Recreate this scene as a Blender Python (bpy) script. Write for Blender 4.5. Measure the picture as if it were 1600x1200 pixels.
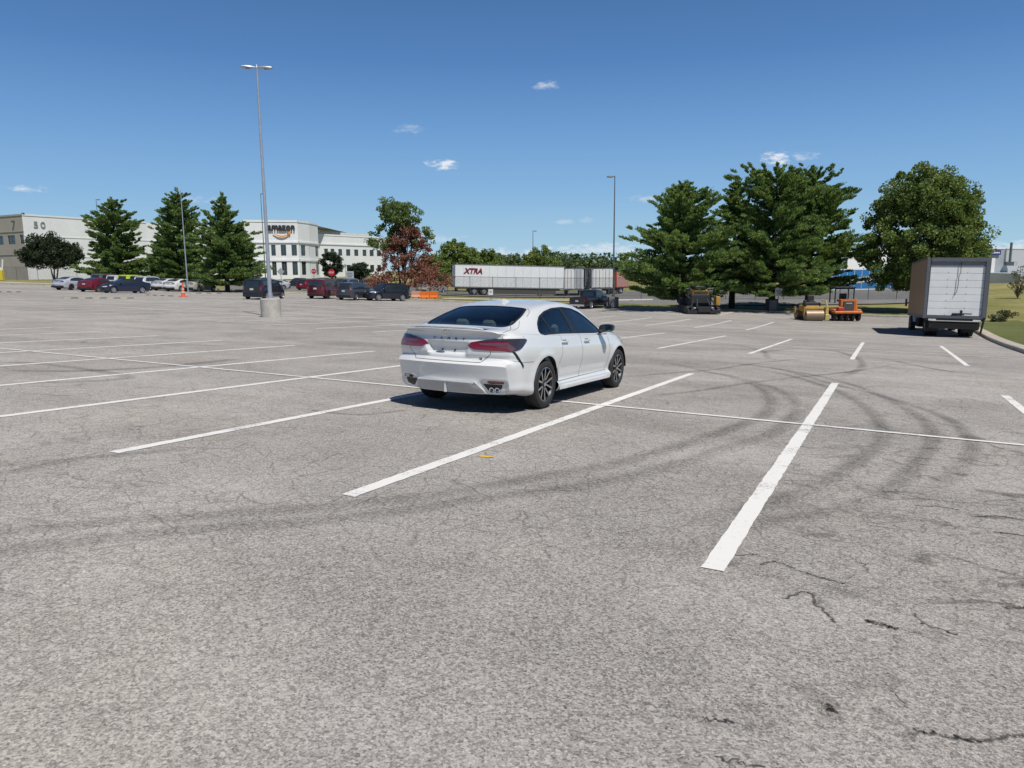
import bpy, bmesh, math, random
import numpy as np
from mathutils import Vector, Matrix
from mathutils.bvhtree import BVHTree
from mathutils.geometry import delaunay_2d_cdt
R = math.radians
random.seed(7); rng = np.random.default_rng(7)
for o in list(bpy.data.objects): bpy.data.objects.remove(o)
scene = bpy.context.scene
COL = scene.collection

# ---------------------------------------------------------------- camera
F_PX = 1148.7                       # focal length in pixels of a 1600 wide picture
EYE = 1.543
def rot_cam(p, r, y):
    a = math.pi/2 - p
    Rx = Matrix(((1,0,0),(0,math.cos(a),-math.sin(a)),(0,math.sin(a),math.cos(a))))
    Rz = Matrix(((math.cos(y),-math.sin(y),0),(math.sin(y),math.cos(y),0),(0,0,1)))
    Rr = Matrix(((math.cos(r),-math.sin(r),0),(math.sin(r),math.cos(r),0),(0,0,1)))
    return Rz @ Rx @ Rr
M0 = rot_cam(R(6.9278), R(1.4487), R(26.733))
M1 = rot_cam(R(8.87), R(-0.47), R(26.733))
cd = bpy.data.cameras.new('camera'); cam = bpy.data.objects.new('camera', cd); COL.objects.link(cam)
cd.sensor_width = 36; cd.lens = F_PX/1600*36; cd.clip_start = .05; cd.clip_end = 6000
cam.matrix_world = Matrix.Translation((0,0,EYE)) @ M1.to_4x4()
scene.camera = cam
scene.render.resolution_x = 1024; scene.render.resolution_y = 768
scene.render.engine = 'CYCLES'

# ---------------------------------------------------------------- light
SUN = Vector((.425, -.265, .866)).normalized()
world = bpy.data.worlds.new('World'); scene.world = world; world.use_nodes = True
nt = world.node_tree; nt.nodes.clear()
def N(nt, typ, **kw):
    n = nt.nodes.new(typ)
    for k, v in kw.items(): setattr(n, k, v)
    return n
w_out = N(nt, 'ShaderNodeOutputWorld'); w_bg = N(nt, 'ShaderNodeBackground'); w_bg.inputs[1].default_value = .075
sky = N(nt, 'ShaderNodeTexSky', sky_type='NISHITA', sun_disc=False)
sky.sun_elevation = math.asin(SUN.z); sky.sun_rotation = math.atan2(SUN.x, SUN.y)
sky.air_density = 1.15; sky.dust_density = .35; sky.ozone_density = 2.2; sky.altitude = 200
def W2(op, a, b=None, c=None):
    n = N(nt, 'ShaderNodeMath', operation=op)
    for i, v in enumerate((a, b, c)):
        if v is None: continue
        if isinstance(v, (int, float)): n.inputs[i].default_value = v
        else: nt.links.new(v, n.inputs[i])
    return n.outputs[0]
tc = N(nt, 'ShaderNodeTexCoord'); cloud_sum = None
nz = N(nt, 'ShaderNodeTexNoise'); nz.inputs['Scale'].default_value = 60; nz.inputs['Detail'].default_value = 4; nz.inputs['Roughness'].default_value = .62
mp = N(nt, 'ShaderNodeMapping'); mp.inputs['Scale'].default_value = (1, 1, 2.6)
nt.links.new(tc.outputs['Generated'], mp.inputs[0]); nt.links.new(mp.outputs[0], nz.inputs['Vector'])
def ray(px, py): return M1 @ Vector(((px-800)/F_PX, (600-py)/F_PX, -1))
# small fair-weather clouds, each at its own direction in the sky: (x, y, half width, half height, density)
for (cx, cy, sx, sy, dn) in [(694,257,22,7,1.1),(853,134,17,7,.5),(638,201,22,8,.32),(1213,247,20,10,1.1),(1256,244,18,6,.5),
                             (46,295,26,5,.7),(312,312,24,6,.4),(1006,311,20,6,.45),(770,398,95,9,.6),(930,389,80,8,.65),
                             (1585,383,60,10,.8),(884,346,14,4,.3),(915,344,14,4,.3),(660,372,60,8,.4)]:
    d = ray(cx, cy).normalized(); rt = d.cross(Vector((0,0,1))).normalized(); up = rt.cross(d)
    def dot(v):
        n = N(nt, 'ShaderNodeVectorMath', operation='DOT_PRODUCT'); n.inputs[1].default_value = v
        nt.links.new(tc.outputs['Generated'], n.inputs[0]); return n.outputs['Value']
    s = math.cos(math.atan(math.hypot(cx-800, cy-600)/F_PX))
    a = W2('MULTIPLY', dot(rt), F_PX/sx/s); b = W2('MULTIPLY', dot(up), F_PX/sy/s)
    q = W2('ADD', W2('MULTIPLY', a, a), W2('MULTIPLY', b, b))
    q = W2('ADD', q, W2('MULTIPLY', W2('SUBTRACT', nz.outputs['Fac'], .5), 7.5))
    m = N(nt, 'ShaderNodeMapRange', interpolation_type='SMOOTHSTEP'); nt.links.new(q, m.inputs[0])
    m.inputs[1].default_value = 1.5; m.inputs[2].default_value = -1.2; m.inputs[3].default_value = 0; m.inputs[4].default_value = dn
    front = W2('GREATER_THAN', dot(d), 0); mm = W2('MULTIPLY', m.outputs[0], front)
    cloud_sum = mm if cloud_sum is None else W2('ADD', cloud_sum, mm)
cl = N(nt, 'ShaderNodeMix', data_type='RGBA'); nt.links.new(W2('MINIMUM', cloud_sum, .92), cl.inputs[0])
gm = N(nt, 'ShaderNodeMix', data_type='RGBA', blend_type='MULTIPLY'); gm.inputs[0].default_value = 1
nt.links.new(sky.outputs[0], gm.inputs[6]); gm.inputs[7].default_value = (1, 1, 1, 1)
rp = N(nt, 'ShaderNodeValToRGB'); sz = N(nt, 'ShaderNodeSeparateXYZ'); nt.links.new(tc.outputs['Generated'], sz.inputs[0]); nt.links.new(W2('MULTIPLY', W2('MAXIMUM', sz.outputs[2], 0), 1.), rp.inputs[0])
def lin(c): return tuple(((v/255+.055)/1.055)**2.4 for v in c)
stops = [(0, (172,207,226)), (.037, (158,200,228)), (.10, (133,180,224)), (.18, (107,156,211)), (.254, (84,131,190)), (.33, (70,116,172)), (.6, (30,56,98)), (1, (18,36,68))]
while len(rp.color_ramp.elements) < len(stops): rp.color_ramp.elements.new(.5)
for e, (p, c) in zip(rp.color_ramp.elements, stops): e.position = p; e.color = (*lin(c), 1)
sc = N(nt, 'ShaderNodeVectorMath', operation='SCALE'); nt.links.new(rp.outputs[0], sc.inputs[0]); sc.inputs['Scale'].default_value = 1/w_bg.inputs[1].default_value
mm = N(nt, 'ShaderNodeMix', data_type='RGBA'); mm.inputs[0].default_value = .9; nt.links.new(gm.outputs[2], mm.inputs[6]); nt.links.new(sc.outputs[0], mm.inputs[7])
nt.links.new(mm.outputs[2], cl.inputs[6]); cl.inputs[7].default_value = (10.8, 11.3, 11.9, 1)
nt.links.new(cl.outputs[2], w_bg.inputs[0]); nt.links.new(w_bg.outputs[0], w_out.inputs[0])
sl = bpy.data.lights.new('sun', 'SUN'); sl.energy = 4.7; sl.angle = R(.55); sl.color = (1, .955, .89)
sun = bpy.data.objects.new('sun', sl); COL.objects.link(sun); sun.location = (0, 0, 60)
sun.rotation_euler = (-SUN).to_track_quat('-Z', 'Y').to_euler()
vs = scene.view_settings; vs.view_transform = 'Standard'; vs.look = 'None'; vs.exposure = 0; vs.gamma = 1; vs.use_curve_mapping = False

# ---------------------------------------------------------------- mesh helpers
def tag(o, label=None, cat=None, group=None, kind=None):
    for k, v in (('label', label), ('category', cat), ('group', group), ('kind', kind)):
        if v: o[k] = v
    return o
def empty(name, loc=(0,0,0), rz=0, **kw):
    o = bpy.data.objects.new(name, None); COL.objects.link(o); o.location = loc; o.rotation_euler = (0,0,rz); o.empty_display_size = .3
    return tag(o, **kw)
def mesh_obj(name, V, Fs, mat=None, parent=None, smooth=False, mats=None, midx=None, angle=None, **kw):
    me = bpy.data.meshes.new(name); me.from_pydata([tuple(v) for v in V], [], [tuple(f) for f in Fs]); me.update()
    o = bpy.data.objects.new(name, me); COL.objects.link(o)
    for m in (mats or [mat]): me.materials.append(m)
    if midx is not None: me.polygons.foreach_set('material_index', midx)
    if smooth:
        me.polygons.foreach_set('use_smooth', [True]*len(me.polygons))
        if angle: me.set_sharp_from_angle(angle=R(angle))
    if parent: o.parent = parent
    return tag(o, **kw)
class MB:
    def __init__(s): s.V = []; s.F = []; s.M = []; s.mi = 0
    def add(s, V, Fs):
        b = len(s.V); s.V += [Vector(v) for v in V]; s.F += [tuple(i+b for i in f) for f in Fs]; s.M += [s.mi]*len(Fs); return s
    def box(s, c, d, rz=0, rx=0, ry=0, taper=1, bev=0):
        hx, hy, hz = d[0]/2, d[1]/2, d[2]/2; m = Matrix.Rotation(rz, 3, 'Z') @ Matrix.Rotation(rx, 3, 'X') @ Matrix.Rotation(ry, 3, 'Y'); V = []
        if bev:
            b = bev; ring = [(-hx+b,-hy),(hx-b,-hy),(hx,-hy+b),(hx,hy-b),(hx-b,hy),(-hx+b,hy),(-hx,hy-b),(-hx,-hy+b)]
            for z, k in ((-hz, (1-b/hx, 1-b/hy)), (-hz+b, (1,1)), (hz-b, (taper,taper)), (hz, (taper-b/hx, taper-b/hy))):
                V += [Vector(c)+m@Vector((x*k[0], y*k[1], z)) for x, y in ring]
            Fq = [tuple(range(7,-1,-1)), tuple(range(24,32))]
            for L in range(3): Fq += [(L*8+i, L*8+(i+1)%8, L*8+8+(i+1)%8, L*8+8+i) for i in range(8)]
            return s.add(V, Fq)
        for z in (-hz, hz):
            t = taper if z > 0 else 1
            for x, y in ((-hx,-hy),(hx,-hy),(hx,hy),(-hx,hy)): V.append(Vector(c)+m@Vector((x*t, y*t, z)))
        return s.add(V, [(3,2,1,0),(4,5,6,7),(0,1,5,4),(1,2,6,5),(2,3,7,6),(3,0,4,7)])
    def cyl(s, p0, p1, r0, r1=None, n=10, caps=True):
        p0, p1 = Vector(p0), Vector(p1); r1 = r0 if r1 is None else r1; d = (p1-p0)
        q = d.to_track_quat('Z', 'Y'); V = []
        for p, r in ((p0, r0), (p1, r1)):
            for i in range(n): a = 2*math.pi*i/n; V.append(p+q@Vector((r*math.cos(a), r*math.sin(a), 0)))
        Fq = [(i, (i+1)%n, n+(i+1)%n, n+i) for i in range(n)]
        if caps: Fq += [tuple(range(n-1,-1,-1)), tuple(range(n,2*n))]
        return s.add(V, Fq)
    def tube(s, pts, r, n=8):
        for a, b in zip(pts[:-1], pts[1:]): s.cyl(a, b, r, r, n)
        return s
    def lathe(s, prof, n=32, axis='X', c=(0,0,0), close=False):
        # prof: (radius, offset along axis)
        V = []; k = len(prof)
        for i in range(n):
            a = 2*math.pi*i/n; ca, sa = math.cos(a), math.sin(a)
            for r, h in prof:
                v = (h, r*ca, r*sa) if axis == 'X' else ((r*ca, r*sa, h) if axis == 'Z' else (r*ca, h, r*sa))
                V.append(Vector(v)+Vector(c))
        Fq = []; kk = k if close else k-1
        for i in range(n):
            j = (i+1) % n
            for t in range(kk): u = (t+1) % k; Fq.append((i*k+t, i*k+u, j*k+u, j*k+t))
        return s.add(V, Fq)
    def prism(s, poly, d, c=(0,0,0), ax='Y'):
        # 2d outline (a, b) extruded from -d/2 to d/2 along ax
        def v(a, b, h): return Vector(c)+Vector({'Y': (a, h, b), 'X': (h, a, b), 'Z': (a, b, h)}[ax])
        n = len(poly); V = [v(a, b, -d/2) for a, b in poly]+[v(a, b, d/2) for a, b in poly]
        return s.add(V, [tuple(range(n)), tuple(range(2*n-1, n-1, -1))]+[(i, n+i, n+(i+1)%n, (i+1)%n) for i in range(n)])
    def obj(s, name, mat=None, parent=None, mats=None, smooth=False, angle=30, fix=None, **kw):
        o = mesh_obj(name, s.V, s.F, mat, parent, smooth, mats, s.M if mats else None, angle if smooth else None, **kw)
        if fix or (fix is None and any(m and 'paint' in m.name and 'line' not in m.name for m in (mats or [mat]))):
            bm = bmesh.new(); bm.from_mesh(o.data); bmesh.ops.recalc_face_normals(bm, faces=bm.faces[:]); bm.to_mesh(o.data); bm.free()
        return o
def text_mesh(name, txt, size, mat, parent, M, extrude=.01, shear=0, bold=0, space=1, align='CENTER', sx=1, **kw):
    cu = bpy.data.curves.new(name+'_c', 'FONT'); cu.body = txt; cu.size = size; cu.extrude = extrude; cu.shear = shear; cu.offset = bold
    cu.space_character = space; cu.align_x = align; cu.align_y = 'CENTER'; cu.resolution_u = 3
    t = bpy.data.objects.new(name+'_t', cu); COL.objects.link(t); dg = bpy.context.evaluated_depsgraph_get(); dg.update()
    me = bpy.data.meshes.new_from_object(t.evaluated_get(dg)); bpy.data.objects.remove(t); bpy.data.curves.remove(cu)
    me.transform(Matrix.Diagonal((sx, 1, 1, 1))); me.name = name; me.materials.clear(); me.materials.append(mat)
    o = bpy.data.objects.new(name, me); COL.objects.link(o)
    if parent: o.parent = parent
    o.matrix_local = M
    return tag(o, **kw)
def frame(origin, xdir, zdir=(0,0,1)):
    # text lies in local XY facing +Z: map X->xdir, Y->zdir
    x = Vector(xdir).normalized(); y = Vector(zdir).normalized(); z = x.cross(y)
    m = Matrix((x, y, z)).transposed().to_4x4(); m.translation = Vector(origin); return m
def pchip(xs, ys):
    x = np.array(xs, float); y = np.array(ys, float); h = np.diff(x); d = np.diff(y)/h; m = np.zeros(len(x))
    for i in range(1, len(x)-1):
        if d[i-1]*d[i] > 0:
            w1 = 2*h[i]+h[i-1]; w2 = h[i]+2*h[i-1]; m[i] = (w1+w2)/(w1/d[i-1]+w2/d[i])
    m[0] = d[0]; m[-1] = d[-1]
    def f(t):
        t = min(max(t, x[0]), x[-1]); i = min(max(int(np.searchsorted(x, t))-1, 0), len(h)-1)
        u = (t-x[i])/h[i]; u2, u3 = u*u, u*u*u
        return float((2*u3-3*u2+1)*y[i]+(u3-2*u2+u)*h[i]*m[i]+(-2*u3+3*u2)*y[i+1]+(u3-u2)*h[i]*m[i+1])
    return f

# ---------------------------------------------------------------- terrain: a lot that falls away gently, then levels out
_n0 = M1 @ (M0.transposed() @ Vector((0,0,1)))
def plane_z(x, y): return EYE-(1.5415+_n0[0]*x+_n0[1]*y)/_n0[2]
def pix(px, py, d):                 # point at a depth along the view axis
    v = ray(px, py)*d; return Vector((v.x, v.y, v.z+EYE))
_cp = [(x, y, 0.) for x, y in ((0,0),(4,10),(-10,10),(4,30),(-10,30),(-20,12),(3,42),(-8,-12),(-30,-5),(4.4,20),(-19,27.8),(-4,20),(0,-30),(-40,-30),(15,-20),(16,20),(-36,10),(10,38))]
_cp += [(-50.4,27.7,.29),(-42.1,27.7,.27),(-38,27.7,.226),(-32.4,27.7,.194),(-27.2,27.7,.142),(-22.3,27.7,.05),(-8,45.8,.045),(-16,45.8,.07),
        (-8,57,.36),(-15.3,62,.62),(0,63,.44),(-22.3,65.2,.5),(-24.6,62.5,.4),(-41.8,57.7,.67),(-44.7,55.2,.72),(-46.6,53.2,.72),(-47.1,47.3,.55),(-69.5,50.7,.71),
        (-74.1,49.6,.77),(-78.8,49.5,.84),(-51.9,87.7,1.49),(-40.5,96.7,1.45),(-148,84,2.1),(-2,51.7,.2),(-66,28,.5)]
for px, py, d in ((1600,518,38),(1600,441,95),(1560,444,95),(1560,444,125),(1420,447,125),(1200,452,95),(1400,458,92),(1000,462,90)):
    v = pix(px, py, d); _cp.append((v.x, v.y, v.z-plane_z(v.x, v.y)))
_P = np.array(_cp); _k = len(_P)
def _phi(r2): return np.where(r2 > 1e-9, .5*r2*np.log(np.maximum(r2, 1e-12)), 0)
_A = np.zeros((_k+3, _k+3)); _D = ((_P[:,None,:2]-_P[None,:,:2])**2).sum(-1); _A[:_k,:_k] = _phi(_D)+np.eye(_k)*60
_A[:_k,_k] = 1; _A[:_k,_k+1:] = _P[:,:2]; _A[_k,:_k] = 1; _A[_k+1:,:_k] = _P[:,:2].T
_W = np.linalg.solve(_A, np.concatenate([_P[:,2], [0,0,0]]))
def gza(X, Y):
    X = np.asarray(X, float); Y = np.asarray(Y, float); sh = X.shape; x = X.ravel(); y = Y.ravel()
    z = plane_z(x, y)+_W[_k]+_W[_k+1]*x+_W[_k+2]*y+(_phi((x[:,None]-_P[:,0])**2+(y[:,None]-_P[:,1])**2)@_W[:_k])
    r = np.hypot(x+20, y-30); t = np.clip((r-95)/110, 0, 1); t = t*t*(3-2*t)
    q = np.clip((-40-x)/110, 0, 1); q = q*q*(3-2*q); z = z*(1-t)+(-2.7+2.7*q)*t
    return z.reshape(sh)
def gz(x, y): return float(gza([x], [y])[0])
def onray(px, d, py=460):           # ground point seen at column px, at depth d
    for _ in range(8):
        v = pix(px, py, d); z = gz(v.x, v.y)
        l = M1.transposed() @ Vector((v.x, v.y, z-EYE)); py2 = 600-F_PX*l.y/-l.z
        if abs(py2-py) < .05: break
        py = py2
    return Vector((v.x, v.y, z))
def project(p):
    l = M1.transposed() @ (Vector(p)-Vector((0,0,EYE))); return (800+F_PX*l.x/-l.z, 600-F_PX*l.y/-l.z, -l.z)
def hit(px, py):                    # first ground point under a pixel
    r = ray(px, py); a = 1.
    for _ in range(400):
        v = r*a
        if v.z+EYE < gz(v.x, v.y): break
        a *= 1.02
    lo, hi = a/1.02, a
    for _ in range(18):
        m = (lo+hi)/2; v = r*m
        if v.z+EYE < gz(v.x, v.y): hi = m
        else: lo = m
    v = r*hi; return Vector((v.x, v.y, gz(v.x, v.y)))
UX = M1 @ (M0.transposed() @ Vector((1,0,0))); VX = M1 @ (M0.transposed() @ Vector((0,1,0)))
def lot(u, v, dz=0):                # stall coordinates (u across, v along the stripes) on the ground
    p = UX*u+VX*v; x, y = p.x-1.5415*_n0[0], p.y-1.5415*_n0[1]; return Vector((x, y, gz(x, y)+dz))
# ---------------------------------------------------------------- materials
def newmat(name):
    m = bpy.data.materials.new(name); m.use_nodes = True; t = m.node_tree; t.nodes.clear()
    o = t.nodes.new('ShaderNodeOutputMaterial'); b = t.nodes.new('ShaderNodeBsdfPrincipled'); t.links.new(b.outputs[0], o.inputs[0]); return m, t, b, o
def setin(b, **kw):
    for k, v in kw.items():
        k = k.replace('_', ' ')
        b.inputs[k].default_value = (*v, 1) if isinstance(v, tuple) and len(v) == 3 else v
def noise(t, scale, detail=4, rough=.6, vec=None, dim=None, dist=0):
    n = t.nodes.new('ShaderNodeTexNoise'); n.inputs['Scale'].default_value = scale; n.inputs['Detail'].default_value = detail
    n.inputs['Roughness'].default_value = rough; n.inputs['Distortion'].default_value = dist
    if vec is not None: t.links.new(vec, n.inputs['Vector'])
    return n.outputs['Fac']
def ramp(t, fac, stops, interp='LINEAR'):
    r = t.nodes.new('ShaderNodeValToRGB'); r.color_ramp.interpolation = interp
    while len(r.color_ramp.elements) < len(stops): r.color_ramp.elements.new(.5)
    for e, (p, c) in zip(r.color_ramp.elements, stops):
        e.position = p; e.color = (*c, 1) if isinstance(c, tuple) else (c, c, c, 1)
    t.links.new(fac, r.inputs[0]); return r.outputs[0]
def mth(t, op, a, b=None, clamp=False):
    n = t.nodes.new('ShaderNodeMath'); n.operation = op; n.use_clamp = clamp
    for i, v in enumerate((a, b)):
        if v is None: continue
        if isinstance(v, (int, float)): n.inputs[i].default_value = v
        else: t.links.new(v, n.inputs[i])
    return n.outputs[0]
def mix(t, fac, a, b, mode='MIX'):
    n = t.nodes.new('ShaderNodeMix'); n.data_type = 'RGBA'; n.blend_type = mode
    for i, v in ((0, fac), (6, a), (7, b)):
        if isinstance(v, (int, float)): n.inputs[i].default_value = v
        elif isinstance(v, tuple): n.inputs[i].default_value = (*v, 1)
        else: t.links.new(v, n.inputs[i])
    return n.outputs[2]
def coord(t, kind='Object', scale=None, rot=None):
    c = t.nodes.new('ShaderNodeTexCoord').outputs[kind]
    if kind == 'World': pass
    if scale or rot:
        m = t.nodes.new('ShaderNodeMapping'); t.links.new(c, m.inputs[0])
        if scale: m.inputs['Scale'].default_value = scale
        if rot: m.inputs['Rotation'].default_value = rot
        c = m.outputs[0]
    return c
def bump(t, b, h, strength=.3, dist=.02):
    n = t.nodes.new('ShaderNodeBump'); n.inputs['Strength'].default_value = strength; n.inputs['Distance'].default_value = dist
    t.links.new(h, n.inputs['Height']); t.links.new(n.outputs[0], b.inputs['Normal'])
MATS = {}
def simple(name, col, rough=.6, metal=0, var=.12, scale=6, coat=0, spec=.5, bmp=0):
    if name in MATS: return MATS[name]
    m, t, b, o = newmat(name); setin(b, Roughness=rough, Metallic=metal); b.inputs['Specular IOR Level'].default_value = spec
    if coat: setin(b, Coat_Weight=coat, Coat_Roughness=.04)
    c = coord(t); n = noise(t, scale, 5, .65, c); lo = tuple(x*(1-var) for x in col); hi = tuple(min(1, x*(1+var)) for x in col)
    t.links.new(ramp(t, n, [(.3, lo), (.7, hi)]), b.inputs['Base Color'])
    if bmp: bump(t, b, noise(t, scale*6, 3, .6, c), bmp, .01)
    MATS[name] = m; return m
def paint(name, col, flake=0, rough=.35, metal=.0, dirt=.08):
    if name in MATS: return MATS[name]
    m, t, b, o = newmat(name); setin(b, Roughness=rough, Metallic=metal, Coat_Weight=(1. if max(col) > .3 else .6), Coat_Roughness=.04, Coat_IOR=1.5)
    c = coord(t); n = noise(t, 3, 6, .7, c); lo = tuple(x*(1-dirt) for x in col)
    cc = ramp(t, n, [(.35, lo), (.65, col)])
    g = t.nodes.new('ShaderNodeNewGeometry'); cc = mix(t, g.outputs['Backfacing'], cc, (.02,.02,.022))
    t.links.new(cc, b.inputs['Base Color'])
    MATS[name] = m; return m
def glass_thin(name, tint, rough=.02, refl=1.):
    if name in MATS: return MATS[name]
    m, t, b, o = newmat(name); t.nodes.remove(b)
    tr = t.nodes.new('ShaderNodeBsdfTransparent'); tr.inputs[0].default_value = (*tint, 1)
    gl = t.nodes.new('ShaderNodeBsdfGlossy'); gl.inputs['Roughness'].default_value = rough; gl.inputs[0].default_value = (refl, refl, refl, 1)
    fr = t.nodes.new('ShaderNodeFresnel'); fr.inputs[0].default_value = 1.52; mx = t.nodes.new('ShaderNodeMixShader')
    t.links.new(fr.outputs[0], mx.inputs[0]); t.links.new(tr.outputs[0], mx.inputs[1]); t.links.new(gl.outputs[0], mx.inputs[2]); t.links.new(mx.outputs[0], o.inputs[0])
    MATS[name] = m; return m
def dark_glass(name, col=(.015,.02,.025), rough=.05):
    if name in MATS: return MATS[name]
    m, t, b, o = newmat(name); setin(b, Base_Color=col, Roughness=rough); b.inputs['Specular IOR Level'].default_value = .8
    t.links.new(ramp(t, noise(t, .6, 2, .5, coord(t)), [(.35, col), (.7, tuple(x*1.9 for x in col))]), b.inputs['Base Color'])
    MATS[name] = m; return m

def asphalt_mat(name, base, tint=(1.,.975,.94), cracks=True, speck=1.):
    m, t, b, o = newmat(name); setin(b, Roughness=.88); b.inputs['Specular IOR Level'].default_value = .25
    g = t.nodes.new('ShaderNodeNewGeometry'); P = g.outputs['Position']
    big = noise(t, .09, 4, .6, P); mid = noise(t, .55, 5, .62, P, dist=.4); fine = noise(t, 32, 3, .75, P); grain = noise(t, 125, 2, .8, P)
    v = t.nodes.new('ShaderNodeTexVoronoi'); v.inputs['Scale'].default_value = 95; t.links.new(P, v.inputs['Vector'])
    cellv = t.nodes.new('ShaderNodeSeparateColor'); t.links.new(v.outputs['Color'], cellv.inputs[0])
    def A(x, k, c=.5): return mth(t, 'MULTIPLY', mth(t, 'SUBTRACT', x, c), k)
    s = mth(t, 'ADD', A(big, .75), A(mid, .75)); s = mth(t, 'ADD', s, A(fine, .75*speck)); s = mth(t, 'ADD', s, A(grain, 1.7*speck))
    s = mth(t, 'ADD', s, A(cellv.outputs[0], .75*speck)); s = mth(t, 'ADD', s, 1.)
    # stretched wear along the driving direction
    mpn = t.nodes.new('ShaderNodeMapping'); mpn.inputs['Scale'].default_value = (.09, .9, 1); mpn.inputs['Rotation'].default_value = (0, 0, R(-12)); t.links.new(P, mpn.inputs[0])
    wear = noise(t, .8, 5, .6, mpn.outputs[0]); s = mth(t, 'ADD', s, A(wear, .62))
    # pale stones and dark pits
    stone = ramp(t, v.outputs['Distance'], [(.0, 1.), (.22, 0.)]); rare = mth(t, 'GREATER_THAN', cellv.outputs[1], .86)
    s = mth(t, 'ADD', s, mth(t, 'MULTIPLY', mth(t, 'MULTIPLY', stone, rare), .75*speck))
    v2 = t.nodes.new('ShaderNodeTexVoronoi'); v2.inputs['Scale'].default_value = 38; t.links.new(P, v2.inputs['Vector'])
    c2 = t.nodes.new('ShaderNodeSeparateColor'); t.links.new(v2.outputs['Color'], c2.inputs[0])
    pit = mth(t, 'MULTIPLY', ramp(t, v2.outputs['Distance'], [(.0, 1.), (.3, 0.)]), mth(t, 'GREATER_THAN', c2.outputs[1], .88))
    s = mth(t, 'SUBTRACT', s, mth(t, 'MULTIPLY', pit, .42*speck))
    h = mth(t, 'ADD', mth(t, 'MULTIPLY', fine, .6), grain)
    if cracks:
        wn = t.nodes.new('ShaderNodeTexNoise'); wn.inputs['Scale'].default_value = 1.7; wn.inputs['Detail'].default_value = 5; t.links.new(P, wn.inputs['Vector'])
        ad = t.nodes.new('ShaderNodeVectorMath'); ad.operation = 'MULTIPLY_ADD'; t.links.new(wn.outputs['Color'], ad.inputs[0]); ad.inputs[1].default_value = (.38,.38,0); t.links.new(P, ad.inputs[2])
        def crack(scale, width, lo, hi, msc, k):
            vv = t.nodes.new('ShaderNodeTexVoronoi'); vv.feature = 'DISTANCE_TO_EDGE'; vv.inputs['Scale'].default_value = scale
            fl = t.nodes.new('ShaderNodeVectorMath'); fl.operation = 'MULTIPLY'; t.links.new(ad.outputs[0], fl.inputs[0]); fl.inputs[1].default_value = (1,1,0); t.links.new(fl.outputs[0], vv.inputs['Vector'])
            line = ramp(t, vv.outputs['Distance'], [(0, 1.), (width, 0.)]); mask = ramp(t, noise(t, msc, 4, .6, P), [(lo, 0.), (hi, 1.)])
            return mth(t, 'MULTIPLY', mth(t, 'MULTIPLY', line, mask), k)
        sy = t.nodes.new('ShaderNodeVectorMath'); sy.operation = 'LENGTH'; t.links.new(P, sy.inputs[0]); band = ramp(t, mth(t, 'MULTIPLY', sy.outputs['Value'], .04), [(.12, .30), (.20, 1.)])
        c = mth(t, 'MAXIMUM', mth(t, 'MULTIPLY', crack(3.0, .020, .28, .44, .23, .44), band), mth(t, 'MULTIPLY', crack(.75, .0065,   .48, .60, .35, .42), ramp(t, band, [(0, .35), (1, 1.)])))
        c = mth(t, 'MAXIMUM', c, mth(t, 'MULTIPLY', crack(5.2, .032, .34, .50, .3, .32), band))
        c = mth(t, 'MAXIMUM', c, crack(6.5, .03, .46, .58, .17, .30))
        s = mth(t, 'MULTIPLY', s, mth(t, 'SUBTRACT', 1., c))
        # ravelled black patches
        pn = noise(t, 2.3, 6, .68, P, dist=1.2); pm = noise(t, .13, 3, .5, P)
        sx = t.nodes.new('ShaderNodeSeparateXYZ'); t.links.new(P, sx.inputs[0])
        near = mth(t, 'MULTIPLY', ramp(t, mth(t, 'MULTIPLY', mth(t, 'ADD', sx.outputs[0], 1.5), .25), [(0, 0.), (.6, 1.)]), ramp(t, mth(t, 'MULTIPLY', sx.outputs[1], .05), [(.42, 1.), (.8, 0.)]))
        pp = mth(t, 'MULTIPLY', ramp(t, pn, [(.555, 0.), (.63, 1.)]), mth(t, 'MAXIMUM', ramp(t, pm, [(.56, 0.), (.68, .8)]), near))
        s = mth(t, 'MULTIPLY', s, mth(t, 'SUBTRACT', 1., mth(t, 'MULTIPLY', pp, .52)))
    col = mix(t, 1., (base*tint[0], base*tint[1], base*tint[2]), (1,1,1), 'MULTIPLY')
    vm = t.nodes.new('ShaderNodeVectorMath'); vm.operation = 'SCALE'; t.links.new(col, vm.inputs[0]); t.links.new(mth(t, 'MAXIMUM', s, .12), vm.inputs['Scale'])
    tn = mix(t, mth(t, 'MULTIPLY', ramp(t, noise(t, .31, 4, .6, P), [(.45, 0.), (.7, 1.)]), .35), vm.outputs[0], mix(t, 1., vm.outputs[0], (1.05,.98,.88), 'MULTIPLY'))
    t.links.new(tn, b.inputs['Base Color']); bump(t, b, h, .55, .008)
    return m
M_asph = asphalt_mat('worn_asphalt', .33, (1.,.945,.885))
M_road = asphalt_mat('road_asphalt', .17, cracks=False, speck=.5)
M_conc = simple('concrete', (.42,.40,.36), .85, var=.2, scale=3, bmp=.3)
M_kerb = simple('kerb_concrete', (.40,.36,.30), .9, var=.25, scale=2.5, bmp=.3)
M_pave = simple('pale_paving', (.46,.43,.36), .9, var=.12, scale=1.5)

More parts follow.
